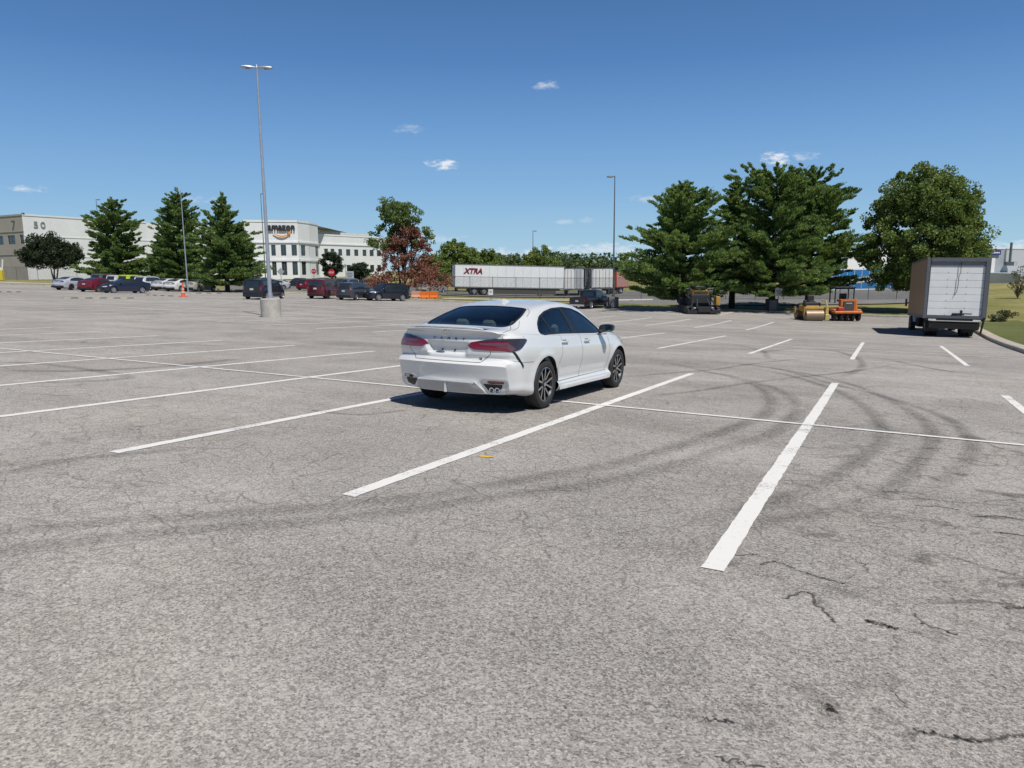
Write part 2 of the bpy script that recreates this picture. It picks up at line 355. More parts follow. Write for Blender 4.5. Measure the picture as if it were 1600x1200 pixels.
def grass_mat(name, cols, sc=1.):
    m, t, b, o = newmat(name); setin(b, Roughness=.95); b.inputs['Specular IOR Level'].default_value = .1
    g = t.nodes.new('ShaderNodeNewGeometry'); P = g.outputs['Position']
    n = mth(t, 'ADD', mth(t, 'MULTIPLY', noise(t, .18*sc, 5, .65, P), .6), mth(t, 'MULTIPLY', noise(t, 6*sc, 4, .75, P), .4))
    t.links.new(ramp(t, n, [(.36, cols[0]), (.5, cols[1]), (.64, cols[2])]), b.inputs['Base Color'])
    bump(t, b, noise(t, 14, 4, .8, P), 1., .08); return m
M_lawn = grass_mat('lawn_grass', ((.10,.12,.035),(.16,.17,.06),(.24,.22,.10)))
M_verge = grass_mat('verge_grass', ((.11,.13,.05),(.14,.165,.06),(.19,.195,.085)))
M_dry = grass_mat('dry_grass', ((.15,.17,.06),(.25,.235,.09),(.38,.32,.15)))
def line_mat(name, lo, hi, thr):
    m, t, b, o = newmat(name); setin(b, Roughness=.8); g = t.nodes.new('ShaderNodeNewGeometry'); P = g.outputs['Position']
    n = mth(t, 'ADD', mth(t, 'MULTIPLY', noise(t, 30, 5, .75, P), .6), mth(t, 'MULTIPLY', noise(t, 2.2, 3, .6, P), .4))
    t.links.new(ramp(t, n, [(thr-.05, lo), (thr, hi), (.8, (hi[0]*1.04, hi[1]*1.04, hi[2]*1.04))]), b.inputs['Base Color'])
    bump(t, b, noise(t, 60, 3, .8, P), .4, .006); return m
M_line = line_mat('white_line_paint', (.42,.41,.39), (.70,.69,.665), .455)
M_line2 = line_mat('faded_line_paint', (.36,.35,.33), (.62,.61,.58), .46)
M_yel = line_mat('yellow_paint', (.45,.33,.12), (.62,.40,.05), .4)
# tyre rubber left on the asphalt: the strip lies on the ground and thins out towards its edges
M_rub, t, b, o = newmat('tyre_rubber_stain'); setin(b, Base_Color=(.062,.06,.057), Roughness=.85)
uv = t.nodes.new('ShaderNodeUVMap').outputs[0]; sx = t.nodes.new('ShaderNodeSeparateXYZ'); t.links.new(uv, sx.inputs[0])
edge = mth(t, 'SUBTRACT', 1., mth(t, 'ABSOLUTE', mth(t, 'MULTIPLY', mth(t, 'SUBTRACT', sx.outputs[1], .5), 2.)))
g = t.nodes.new('ShaderNodeNewGeometry'); fn = noise(t, 26, 4, .75, g.outputs['Position']); bn = noise(t, .9, 3, .6, g.outputs['Position'])
mpn = t.nodes.new('ShaderNodeMapping'); mpn.inputs['Scale'].default_value = (.5, 14, 1); t.links.new(uv, mpn.inputs[0]); st = noise(t, 1., 3, .6, mpn.outputs[0])
al = mth(t, 'MULTIPLY', ramp(t, edge, [(0, 0.), (.7, 1.)]), ramp(t, mth(t, 'ADD', mth(t, 'MULTIPLY', fn, .45), mth(t, 'MULTIPLY', mth(t, 'ADD', bn, st), .275)), [(.40, .0), (.64, .42)]))
al = mth(t, 'MULTIPLY', al, sx.outputs[2] if False else ramp(t, sx.outputs[0], [(0, 0.), (.12, 1.), (.88, 1.), (1, 0.)]))
tr = t.nodes.new('ShaderNodeBsdfTransparent'); mx = t.nodes.new('ShaderNodeMixShader'); t.links.new(al, mx.inputs[0]); t.links.new(tr.outputs[0], mx.inputs[1]); t.links.new(b.outputs[0], mx.inputs[2]); t.links.new(mx.outputs[0], o.inputs[0])

def leaf_mat(name, c0, c1, c2, trans=.25):
    m, t, b, o = newmat(name); setin(b, Roughness=.6); b.inputs['Specular IOR Level'].default_value = .25
    g = t.nodes.new('ShaderNodeNewGeometry'); n = noise(t, .55, 4, .6, g.outputs['Position'])
    r = mth(t, 'ADD', mth(t, 'MULTIPLY', g.outputs['Random Per Island'], .5), mth(t, 'MULTIPLY', n, .5))
    c = ramp(t, r, [(.22, c0), (.5, c1), (.8, c2)]); t.links.new(c, b.inputs['Base Color'])
    tl = t.nodes.new('ShaderNodeBsdfTranslucent'); t.links.new(mix(t, 1., c, (1.3,1.25,.6), 'MULTIPLY'), tl.inputs[0]); mx = t.nodes.new('ShaderNodeMixShader')
    mx.inputs[0].default_value = trans; t.links.new(b.outputs[0], mx.inputs[1]); t.links.new(tl.outputs[0], mx.inputs[2]); t.links.new(mx.outputs[0], o.inputs[0]); return m
L_pine = leaf_mat('pine_needles', (.06,.115,.045), (.15,.245,.08), (.32,.40,.125), .35)
L_oak = leaf_mat('broad_leaves', (.055,.10,.03), (.13,.195,.055), (.28,.33,.11), .35)
L_dark = leaf_mat('dark_leaves', (.018,.03,.016), (.032,.05,.024), (.06,.085,.04))
L_lime = leaf_mat('light_leaves', (.07,.115,.03), (.15,.21,.05), (.26,.32,.085))
L_red = leaf_mat('dead_red_leaves', (.12,.05,.04), (.24,.10,.075), (.38,.19,.15))
L_far = leaf_mat('far_leaves', (.055,.09,.045), (.095,.14,.065), (.15,.19,.09))
L_scrub = leaf_mat('scrub_leaves', (.07,.085,.04), (.11,.12,.06), (.19,.18,.10))
M_bark = simple('bark', (.055,.042,.034), .95, var=.4, scale=8, bmp=.6)
M_bark2 = simple('grey_bark', (.16,.13,.11), .95, var=.35, scale=8, bmp=.6)
M_tyre = simple('tyre_rubber', (.022,.022,.023), .75, var=.25, scale=8)
M_lampin = simple('lamp_interior', (.13,.05,.06), .15, coat=1)
M_black = simple('black_plastic', (.014,.014,.016), .45, var=.2)
M_under = simple('underbody_black', (.008,.008,.009), .9, var=.2)
M_alloy = simple('machined_alloy', (.62,.63,.66), .28, 1., var=.05)
M_dalloy = simple('dark_alloy', (.045,.047,.052), .4, .6, var=.1)
M_sil = simple('silver_alloy', (.5,.5,.52), .35, .8, var=.1)
M_chrome = simple('chrome', (.75,.76,.78), .12, 1., var=.03)
M_seat = simple('seat_fabric', (.075,.077,.08), .9, var=.2)
M_galv = simple('galvanised_steel', (.42,.45,.50), .45, .55, var=.12, scale=4)
M_dgalv = simple('dull_grey_steel', (.12,.125,.13), .55, .4, var=.2, scale=4)
M_mirror = simple('mirror_glass', (.35,.45,.42), .05, 1., var=.02)
G_clear = glass_thin('tinted_car_glass', (.74,.90,.88))
G_dark = dark_glass('dark_window_glass')
G_bld = dark_glass('office_window_glass', (.020,.032,.036), .08)
def lamp_mat(name, col, rough=.12):
    return simple(name, col, rough, 0, var=.2, scale=25, coat=1)
M_red = lamp_mat('red_lens', (.17,.006,.013)); M_redd = lamp_mat('dark_red_lens', (.085,.012,.016)); M_clr = lamp_mat('clear_lens', (.50,.47,.48)); M_smoke = lamp_mat('smoked_lens', (.035,.032,.042))

M_crk, t, b, o = newmat('open_crack'); setin(b, Base_Color=(.045,.043,.040), Roughness=.95); g = t.nodes.new('ShaderNodeNewGeometry')
uv = t.nodes.new('ShaderNodeUVMap').outputs[0]; sx = t.nodes.new('ShaderNodeSeparateXYZ'); t.links.new(uv, sx.inputs[0])
edge = mth(t, 'SUBTRACT', 1., mth(t, 'ABSOLUTE', mth(t, 'MULTIPLY', mth(t, 'SUBTRACT', sx.outputs[1], .5), 2.)))
al = ramp(t, mth(t, 'ADD', mth(t, 'MULTIPLY', edge, .45), mth(t, 'MULTIPLY', noise(t, 55, 5, .85, g.outputs['Position']), 1.1)), [(.78, 0.), (1.02, .75)])
tr = t.nodes.new('ShaderNodeBsdfTransparent'); mx = t.nodes.new('ShaderNodeMixShader'); t.links.new(al, mx.inputs[0]); t.links.new(tr.outputs[0], mx.inputs[1]); t.links.new(b.outputs[0], mx.inputs[2]); t.links.new(mx.outputs[0], o.inputs[0])
# ---------------------------------------------------------------- vehicles
def catmull(P, sub):
    out = []; n = len(P)
    for i in range(n-1):
        p0 = np.array(P[max(i-1,0)]); p1 = np.array(P[i]); p2 = np.array(P[i+1]); p3 = np.array(P[min(i+2,n-1)])
        k = sub[i] if isinstance(sub, (list, tuple)) else sub
        t1 = (p2-p0)*.5; t2 = (p3-p1)*.5; L = np.linalg.norm(p2-p1)
        for t in (t1, t2):
            q = np.linalg.norm(t)
            if q > L*1.15: t *= L*1.15/q
        for j in range(k):
            u = j/k; u2, u3 = u*u, u**3
            out.append((2*u3-3*u2+1)*p1+(u3-2*u2+u)*t1+(-2*u3+3*u2)*p2+(u3-u2)*t2)
    out.append(np.array(P[-1])); return out
def roundpoly(P, r=.03, k=4):
    out = []; n = len(P)
    for i in range(n):
        a, b, c = Vector(P[i-1]), Vector(P[i]), Vector(P[(i+1)%n]); d1 = (a-b).length; d2 = (c-b).length
        q = min(r, d1*.45, d2*.45); s = b+(a-b)/d1*q; e = b+(c-b)/d2*q
        for j in range(k+1): u = j/k; out.append(tuple(s*(1-u)**2+b*2*u*(1-u)+e*u*u))
    return out
def inside(p, P):
    c = False; x, y = p; n = len(P)
    for i in range(n):
        x1, y1 = P[i]; x2, y2 = P[i-1]
        if (y1 > y) != (y2 > y) and x < (x2-x1)*(y-y1)/(y2-y1)+x1: c = not c
    return c
AX = {'right': (Vector((3,0,0)), Vector((-1,0,0)), (1,2)), 'left': (Vector((-3,0,0)), Vector((1,0,0)), (1,2)),
      'rear': (Vector((0,-2,0)), Vector((0,1,0)), (0,2)), 'front': (Vector((0,9,0)), Vector((0,-1,0)), (0,2)), 'top': (Vector((0,0,4)), Vector((0,0,-1)), (0,1))}
def onto(bvh, ax, a, b):
    o, d, (i, j) = AX[ax]; p = o.copy(); p[i] = a; p[j] = b; h = bvh.ray_cast(p, d); return h[0], h[1]
def patch(name, bvh, P, ax, off, mat, parent=None, res=.03, thick=.006, maxd=None, mirror=False, smooth=True, **kw):
    """panel of outline P (2d, seen along ax) that follows the body surface at distance off"""
    B = []
    for i in range(len(P)):
        a, b = Vector(P[i-1]), Vector(P[i]); k = max(1, int((b-a).length/res))
        for j in range(k): B.append(tuple(a+(b-a)*j/k))
    xs = [p[0] for p in P]; ys = [p[1] for p in P]; I = []
    x = min(xs)+res*.6
    while x < max(xs):
        y = min(ys)+res*.6
        while y < max(ys):
            if inside((x, y), P) and min((x-p[0])**2+(y-p[1])**2 for p in B) > (res*.45)**2: I.append((x, y))
            y += res
        x += res
    n = len(B); V2, E2, F2, *_ = delaunay_2d_cdt([Vector(p) for p in B+I], [(i, (i+1)%n) for i in range(n)], [], 0, 1e-6)
    F2 = [f for f in F2 if inside((sum(V2[i][0] for i in f)/3, sum(V2[i][1] for i in f)/3), P)]
    V = []; Nn = []; ok = []
    for p in V2:
        h, nn = onto(bvh, ax, p[0], p[1]); ok.append(h is not None)
        if h is None: h = Vector(); nn = Vector((0,0,1))
        if nn.dot(AX[ax][1]) > 0: nn = -nn
        V.append(h); Nn.append(nn)
    F2 = [f for f in F2 if all(ok[i] for i in f)]
    if not F2: return None
    m = len(V); top = [V[i]+Nn[i]*off for i in range(m)]; low = [V[i]+Nn[i]*(off-thick) for i in range(m)]; Fs = []
    for f in F2:
        a, b, c = (top[i] for i in f); nn = (b-a).cross(c-a); f = tuple(f) if nn.dot(AX[ax][1]) < 0 else tuple(f[::-1]); Fs.append(f)
    edges = {}
    for f in Fs:
        for i in range(3): e = (f[i], f[(i+1)%3]); edges[e] = 1
    for (a, b) in list(edges):
        if (b, a) not in edges and thick > 0: Fs.append((b, a, m+a, m+b))
    allv = top+low
    if mirror:
        k = len(allv); allv = allv+[Vector((-v.x, v.y, v.z)) for v in allv]; Fs = Fs+[tuple(i+k for i in f[::-1]) for f in Fs]
    return mesh_obj(name, allv, Fs, mat, parent, smooth, angle=40, **kw)
def ribbon(mb, bvh, pts, ax, w=.006, off=.0015, step=.03, mirror=False):
    Q = []
    for a, b in zip(pts[:-1], pts[1:]):
        a, b = Vector(a), Vector(b); k = max(1, int((b-a).length/step))
        for j in range(k): Q.append(a+(b-a)*j/k)
    Q.append(Vector(pts[-1])); V = []; Fs = []
    for i, q in enumerate(Q):
        d = (Q[min(i+1, len(Q)-1)]-Q[max(i-1, 0)]).normalized(); nn = Vector((-d.y, d.x))*w/2; r = []
        for s in (-1, 1):
            h, hn = onto(bvh, ax, *(q+nn*s))
            if h is None: r = None; break
            if hn.dot(AX[ax][1]) > 0: hn = -hn
            r.append(h+hn*off)
        if r is None: V += [None, None]
        else: V += r
    idx = {}; V2 = []
    for i, v in enumerate(V):
        if v is not None: idx[i] = len(V2); V2.append(v)
    for i in range(len(Q)-1):
        q = (2*i, 2*i+1, 2*i+3, 2*i+2)
        if all(k in idx for k in q): Fs.append(tuple(idx[k] for k in q))
    if mirror:
        k = len(V2); V2 += [Vector((-v.x, v.y, v.z)) for v in V2]; Fs += [tuple(i+k for i in f[::-1]) for f in Fs]
    mb.add(V2, Fs)
class Prof: pass
def mkprof(L, W, sh, zs, zr, xr, zt, zb=.2, rear=None, front=None, wr=.9, wf=.9, axles=None, flare=.010, ks=.95):
    P = Prof(); P.L = L; P.zb = zb; P.rear = rear; P.front = front; P.wr = wr; P.wf = wf; P.axles = axles; P.flare = flare; P.ks = ks
    for k, v in (('W', W), ('sh', sh), ('zs', zs), ('zr', zr), ('xr', xr), ('zt', zt)):
        setattr(P, k, pchip([a for a, b in v], [b for a, b in v]))
    return P
def ring(P, y, hi):
    W = P.W(y); zs = P.zs(y); xs = W-P.sh(y); zr = P.zr(y); xr = min(P.xr(y), xs-.045); zt = P.zt(y); zb = P.zbf(y) if hasattr(P, 'zbf') else P.zb; k = (zs-zb)/(P.ks-P.zb)
    def z(v): return zb+(v-.2)*k
    bx, bz = xs-.03, zs+.014; gx = bx+(xr-bx)*.5+.012*min(1, (zr-zs)/.3); gg = bz+(zr-bz)*.5
    ind = sm(.16, .33, y/P.L)*(1-sm(.70, .86, y/P.L))
    pts = [(W-.13, zb-.03), (W-.035, zb), (W-.006, z(.25)), (W-.006, z(.30)), (W-.010-.038*ind, z(.345)), (W-.008-.038*ind, z(.42)), (W-.008, z(.60)), (W, z(.70)), (W-.010, z(.80)), (W-.020, z(.83)),
           (xs, zs), (bx, bz), (gx, gg), (xr, zr), (xr*.86, zr+.62*(zt-zr)), (xr*.45, zr+.93*(zt-zr)), (0, zt)]
    sub = [1,2,2,2,3,4,4,7,3,6,2,5,5,4,12,16] if hi else [1,1,1,1,1,2,1,1,1,1,1,2,2,1,2,2]
    R_ = catmull(pts, sub); J = sum(sub[:13])
    return R_, J
def build_body(P, hi=True):
    L = P.L; n = 120 if hi else 34; ys = [L*i/n for i in range(n+1)]
    if hi: ys = sorted(set([.01,.025,.06]+ys+[L-.02]))
    else: ys = sorted(set([.03]+ys))
    V = []; Fs = []; rings = []
    for y in ys:
        R_, J = ring(P, y, hi); M = len(R_); row = []
        for x, z in R_:
            w = max(0, 1-y/P.wr)**2; wf = max(0, 1-(L-y)/P.wf)**2
            yy = y+w*P.rear(x, z)-wf*P.front(x, z)
            fl = 0
            if P.axles and z < P.zs(y) and x > .4:
                for a, r in P.axles:
                    d = math.hypot(yy-a, z-r); fl += P.flare*math.exp(-((d-(r+.065))/.05)**2)
            row.append(Vector((x+fl, yy, z)))
        rings.append(row); 
    def full(row): return [Vector((-v.x, v.y, v.z)) for v in row[:-1]]+row[::-1]
    for row in rings: V += full(row)
    m = 2*M-1
    for i in range(len(ys)-1):
        for j in range(m-1): a = i*m+j; Fs.append((a, a+1, a+m+1, a+m))
    for end, row, fn, sgn in ((0, rings[0], P.rear, 1), (1, rings[-1], P.front, -1)):
        base = len(V); C = M-1-J; z0 = row[0].z; zJ = row[J].z; xJ = row[J].x; ybase = ys[0] if end == 0 else L
        cols = [(-1, c) for c in range(C)]+[(1, c) for c in range(C, -1, -1)]
        for j in range(J+1):
            for s, c in cols:
                fx = row[J+c].x/xJ; x = row[j].x*fx; z = row[j].z+(row[J+c].z-zJ)*(row[j].z-z0)/(zJ-z0)
                V.append(Vector((s*x, ybase+sgn*fn(x, z), z)))
        k = len(cols)
        for j in range(J):
            for c in range(k-1):
                a = base+j*k+c; q = (a, a+1, a+k+1, a+k); Fs.append(q if end == 1 else q[::-1])
    bm = bmesh.new(); vv = [bm.verts.new(v) for v in V]
    for f in Fs:
        try: bm.faces.new([vv[i] for i in f])
        except ValueError: pass
    bmesh.ops.remove_doubles(bm, verts=bm.verts[:], dist=.0006)
    bmesh.ops.recalc_face_normals(bm, faces=bm.faces[:])
    bm.normal_update(); up = sum(f.normal.z*f.calc_area() for f in bm.faces)
    if up < 0: bmesh.ops.reverse_faces(bm, faces=bm.faces[:])
    bm.normal_update(); return bm
def cut(bm, P, ax, flt):
    o, d, (i, j) = AX[ax]; xs = [p[0] for p in P]; ys = [p[1] for p in P]; bb = (min(xs), max(xs), min(ys), max(ys))
    def near(f):
        if not flt(f): return False
        a = [v.co[i] for v in f.verts]; b = [v.co[j] for v in f.verts]
        return max(a) >= bb[0] and min(a) <= bb[1] and max(b) >= bb[2] and min(b) <= bb[3]
    for k in range(len(P)):
        p, q = Vector(P[k-1]), Vector(P[k])
        if (q-p).length < 1e-5: continue
        e = (q-p).normalized(); lo = (min(p.x, q.x)-.02, min(p.y, q.y)-.02); hi = (max(p.x, q.x)+.02, max(p.y, q.y)+.02)
        def loc(f):
            a = [v.co[i] for v in f.verts]; b = [v.co[j] for v in f.verts]
            return max(a) >= lo[0] and min(a) <= hi[0] and max(b) >= lo[1] and min(b) <= hi[1]
        fs = [f for f in bm.faces if near(f) and loc(f)]; pl = Vector((0,0,0)); pl[i] = p.x; pl[j] = p.y; nn = Vector((0,0,0)); nn[i] = -e.y; nn[j] = e.x
        geom = fs+list({x for f in fs for x in f.edges})+list({x for f in fs for x in f.verts})
        if fs: bmesh.ops.bisect_plane(bm, geom=geom, plane_co=pl, plane_no=nn, dist=1e-5)
    dead = []
    for f in bm.faces:
        if near(f):
            c = f.calc_center_median()
            if inside((c[i], c[j]), P): dead.append(f)
    bmesh.ops.delete(bm, geom=dead, context='FACES')
def bm_obj(bm, name, mat, parent, angle=38):
    me = bpy.data.meshes.new(name); bm.to_mesh(me); o = bpy.data.objects.new(name, me); COL.objects.link(o); me.materials.append(mat)
    me.polygons.foreach_set('use_smooth', [True]*len(me.polygons)); me.set_sharp_from_angle(angle=R(angle)); o.parent = parent; return o
def circle(cy, cz, r, n=40, z0=-9): return [(cy+r*math.cos(2*math.pi*k/n), max(z0, cz+r*math.sin(2*math.pi*k/n))) for k in range(n)]
_wc = {}
def wheel(parent, x, y, r, w=.225, kind='alloy', side=1):
    key = (r, w, kind)
    if key not in _wc:
        rr = r*.70; t = MB(); h = w/2
        t.lathe([(rr,-h*.9),(rr+.012,-h*.98),(r-.06,-h),(r-.022,-h*.9),(r-.006,-h*.72),(r,-h*.5),(r,-h*.1),(r-.008,-h*.08),(r-.008,h*.08),(r,h*.1),(r,h*.5),(r-.006,h*.72),(r-.022,h*.9),(r-.06,h),(rr+.012,h*.98),(rr,h*.9)], 48, close=True)
        b = MB(); b.mi = 0
        b.lathe([(rr+.002,-h*.85),(rr+.004,h*.86),(rr-.012,h*.9),(rr-.022,h*.8),(rr-.03,h*.3),(rr-.045,-h*.6)], 48)
        b.lathe([(.001,h*-.1),(rr-.04,-h*.25)], 24)
        b.mi = 1; b.lathe([(rr+.004,h*.87),(rr-.008,h*.905),(rr-.016,h*.86)], 48)
        pairs, spr, wd = (5, .20, .017) if kind != 'steel' else (5, 0, .045)
        if kind == 'hero': pairs, spr, wd = 5, .235, .0095
        for k in range(pairs):
            for s in ((-1, 1) if spr else (0,)):
                a0 = 2*math.pi*k/pairs+s*.13; a1 = 2*math.pi*k/pairs+s*(spr+.10)
                c0 = Vector((0, math.cos(a0)*.045, math.sin(a0)*.045)); c1 = Vector((0, math.cos(a1)*(rr-.008), math.sin(a1)*(rr-.008)))
                e = (c1-c0).normalized(); q = Vector((0, -e.z, e.y)); f = [Vector((h*.70,0,0))+c0-q*wd*.9, Vector((h*.70,0,0))+c0+q*wd*.9, Vector((h*.86,0,0))+c1+q*wd*1.25, Vector((h*.86,0,0))+c1-q*wd*1.25]
                bk = [v-Vector((.04,0,0))+(q*.004 if i in (0, 3) else -q*.004) for i, v in enumerate(f)]
                b.mi = 1; b.add(f, [(0,1,2,3)]); b.mi = 0
                ff = [v-Vector((.0004,0,0)) for v in f]; out = [ff[0]-q*.006, ff[1]+q*.006, ff[2]+q*.006, ff[3]-q*.006]
                b.add(out+bk, [(0,1,2,3),(0,4,5,1),(1,5,6,2),(2,6,7,3),(3,7,4,0)])
        b.mi = 0; b.lathe([(.001,h*.80),(.03,h*.80),(.062,h*.70),(.075,h*.5),(.08,h*.2)], 24)
        b.mi = 1; b.lathe([(.001,h*.84),(.026,h*.82),(.031,h*.78)], 20)
        b.mi = 0; b.lathe([(.001,-h*.3),(.15,-h*.3),(.15,-h*.1),(.001,-h*.1)], 24)
        mm = [M_dalloy, M_alloy] if kind == 'hero' else ([M_sil, M_sil] if kind == 'alloy' else [M_dalloy, M_dalloy])
        o = b.obj('wheel', mats=mm, smooth=True, angle=35); ty = t.obj('tyre', M_tyre, smooth=True, angle=35); _wc[key] = (o.data, ty.data)
        bpy.data.objects.remove(o); bpy.data.objects.remove(ty)
    dm, dt = _wc[key]; o = bpy.data.objects.new('wheel', dm); ty = bpy.data.objects.new('tyre', dt)
    for q in (o, ty): COL.objects.link(q)
    o.parent = parent; o.location = (x, y, r-.004); ty.parent = o
    if side < 0: o.rotation_euler = (0, 0, math.pi)
    return o
def arch_liner(mb, x, y, r, R_, side):
    n = 16; V = []
    for k in range(n+1):
        a = math.pi*k/n-.0; c, s = math.cos(a), math.sin(a)
        for xx in (x*side, (x-.30)*side): V.append((xx, y+R_*c, r+R_*s))
    b = [(2*k, 2*k+1, 2*k+3, 2*k+2) for k in range(n)]; mb.add(V, b); mb.add([((x-.30)*side, y+R_*math.cos(math.pi*k/n), r+R_*math.sin(math.pi*k/n)) for k in range(n+1)], [tuple(range(n+1))])

# profile of the white four door saloon
def sm(a, b, x): t = min(1, max(0, (x-a)/(b-a))); return t*t*(3-2*t)
_rp = pchip([.20,.26,.32,.38,.42,.50,.58,.635,.652,.675,.72,.765,.84,.92,.985,1.02,1.05,1.08], [.16,.125,.09,.080,.068,.048,.022,.004,.004,.060,.088,.070,.066,.082,.098,.088,.050,.040])
def hero_rear(x, z):
    ax = abs(x); y = _rp(z)+.17*(ax/.80)**2.6
    # recess for the plate between the lamps, its roof slopes inwards so it stays in shade
    hw = .262+.055*sm(.75, .93, z)
    m = 1-sm(hw-.035, hw+.03, ax); y += m*.062*(sm(.74, .775, z)*(1-sm(.83, .94, z)))
    # lower valance: raised central diffuser, hollows at both ends
    lo = (1-sm(.41, .44, z)); cen = 1-sm(.44, .50, ax)
    y += lo*(.035*(1-cen)*(1-sm(.74, .80, ax)))-lo*cen*.012*sm(.26, .36, z)
    return y
def hero_front(x, z):
    ax = abs(x); return .42*(ax/.74)**2.4+.10*sm(.55, .85, z)+.05*(1-sm(.2, .4, z))
HP = mkprof(4.885,
    W=[(0,.80),(.12,.855),(.3,.893),(.6,.908),(1.08,.921),(1.6,.914),(2.4,.908),(3.2,.912),(3.9,.918),(4.3,.89),(4.6,.835),(4.885,.74)],
    sh=[(0,.075),(.3,.07),(.8,.062),(1.3,.058),(2.4,.050),(3.4,.055),(4.0,.075),(4.885,.11)],
    zs=[(0,.985),(.3,1.005),(.6,1.01),(1.0,1.0),(1.6,.972),(2.4,.948),(3.2,.925),(3.7,.905),(4.1,.86),(4.5,.77),(4.885,.60)],
    zr=[(0,1.035),(.2,1.06),(.38,1.075),(.5,1.09),(.8,1.165),(1.0,1.225),(1.25,1.298),(1.5,1.348),(1.8,1.380),(2.2,1.392),(2.6,1.357),(2.85,1.310),(3.1,1.215),(3.4,1.055),(3.6,.98),(3.75,.95),(4.1,.90),(4.5,.80),(4.885,.63)],
    xr=[(0,.70),(.3,.71),(.5,.70),(.8,.675),(1.0,.655),(1.25,.633),(1.5,.615),(1.8,.603),(2.2,.600),(2.6,.600),(2.85,.612),(3.1,.645),(3.4,.705),(3.6,.75),(3.75,.78),(4.1,.78),(4.5,.72),(4.885,.58)],
    zt=[(0,1.078),(.05,1.088),(.15,1.092),(.36,1.102),(.48,1.122),(.8,1.225),(1.0,1.288),(1.25,1.358),(1.5,1.408),(1.8,1.442),(2.2,1.457),(2.6,1.435),(2.85,1.383),(3.1,1.275),(3.4,1.125),(3.6,1.035),(3.75,1.005),(4.1,.965),(4.5,.875),(4.75,.78),(4.885,.68)],
    zb=.20, rear=hero_rear, front=hero_front, axles=[(1.08,.335),(3.905,.335)], flare=.011)
HP.zbf = pchip([0,.3,.6,.85,1.2,4.885], [.285,.275,.24,.215,.20,.20])
def build_hero(loc, rz, nrm):
    car = empty('parked_car', loc, label='white four door saloon parked in the middle of the empty lot, nearest car', cat='car') if False else empty('parked_car', loc)
    tag(car, 'white four door saloon car with smoked tail lights standing alone in the foreground stall', 'car')
    q = Vector((0,0,1)).rotation_difference(nrm); car.rotation_mode = 'QUATERNION'; car.rotation_quaternion = q @ Matrix.Rotation(rz, 4, 'Z').to_quaternion(); car.scale = (1.05, 1.03, 1.004)
    M_w = paint('white_pearl_paint', (.65,.665,.665), dirt=.03)
    bm = build_body(HP); bvh = BVHTree.FromBMesh(bm); ref = bm.copy()
    dlo = roundpoly([(1.02,1.035),(1.10,1.135),(1.27,1.235),(1.50,1.300),(1.78,1.343),(2.15,1.358),(2.50,1.336),(2.74,1.285),(2.96,1.195),(3.17,1.075),(3.32,.975),(3.0,.968),(2.4,.985),(1.7,1.003),(1.25,1.008),(1.08,1.005)], .05, 3)
    rearw = roundpoly([(-.555,.475),(0,.460),(.555,.475),(.615,.62),(.580,.95),(.505,1.255),(0,1.285),(-.505,1.255),(-.580,.95),(-.615,.62)], .07, 4)
    winds = roundpoly([(-.53,2.86),(0,2.83),(.53,2.86),(.60,3.1),(.695,3.46),(.66,3.55),(0,3.60),(-.66,3.55),(-.695,3.46),(-.60,3.1)], .05, 3)
    for s, ax in ((1, 'right'), (-1, 'left')):
        cut(bm, dlo, ax, lambda f: f.calc_center_median().x*s > .4)
        for a in (1.08, 3.905): cut(bm, circle(a, .335, .385), ax, lambda f: f.calc_center_median().x*s > .5)
    for P_, in ((rearw,), (winds,)): cut(bm, P_, 'top', lambda f: f.calc_center_median().z > .9)
    bm_obj(bm, 'body', M_w, car, 34); bm.free()
    # glass
    for ax in ('right', 'left'):
        patch('side_window', bvh, [(a, b) for a, b in dlo], ax, -.005, G_clear, car, .05, 0)
    patch('rear_window', bvh, rearw, 'top', -.004, G_clear, car, .05, 0)
    patch('windshield', bvh, winds, 'top', -.004, G_clear, car, .06, 0)
    m = MB()
    k = MB()
    for s in (1, -1):
        ax = 'right' if s > 0 else 'left'
        pil = roundpoly([(2.13,.985),(2.30,.983),(2.14,1.36),(2.03,1.36)], .01, 1); patch('window_pillar', bvh, pil, ax, -.001, M_black, car, .05, .006)
        patch('window_pillar', bvh, [(1.40,1.0),(1.445,1.0),(1.36,1.28),(1.32,1.26)], ax, -.001, M_black, car, .05, .006)
        k = MB(); ribbon(k, bvh, dlo+[dlo[0]], ax, .022, .0008); k.obj('window_seal', M_black, car)
    k = MB(); ribbon(k, bvh, rearw+[rearw[0]], 'top', .03, .0008); k.obj('glass_seal', M_black, car); k = MB(); ribbon(k, bvh, winds+[winds[0]], 'top', .03, .0008); k.obj('glass_seal', M_black, car)
    # shut lines
    k = MB()
    for ax in ('right', 'left'):
        ribbon(k, bvh, [(1.62,1.0),(1.60,.86),(1.58,.72),(1.50,.60),(1.46,.50),(1.47,.36),(1.52,.33),(3.40,.345),(3.44,.50),(3.46,.72),(3.44,.92)], ax, .007)
        ribbon(k, bvh, [(2.31,.98),(2.33,.80),(2.33,.60),(2.31,.34)], ax, .007)
        ribbon(k, bvh, [(.28,.70),(.40,.675),(.71,.665)], ax, .005)
        ribbon(k, bvh, [(.94,.88),(.94,.98),(1.14,.98),(1.14,.88),(.94,.88)] if ax == 'left' else [(.5,1.0),(.52,1.0)], ax, .005)
        ribbon(k, bvh, [(3.95,.86),(4.25,.80)], ax, .006)
    for s in (1, -1):
        ribbon(k, bvh, [(.60*s,.615),(.69*s,.46),(.705*s,.30),(.70*s,.20)], 'top', .006)
        ribbon(k, bvh, [(.635*s,.80),(.665*s,.74),(.71*s,.62),(.715*s,.46)], 'top', .005)
        ribbon(k, bvh, [(.51*s,1.28),(.60*s,1.16),(.64*s,1.0)], 'top', .006)
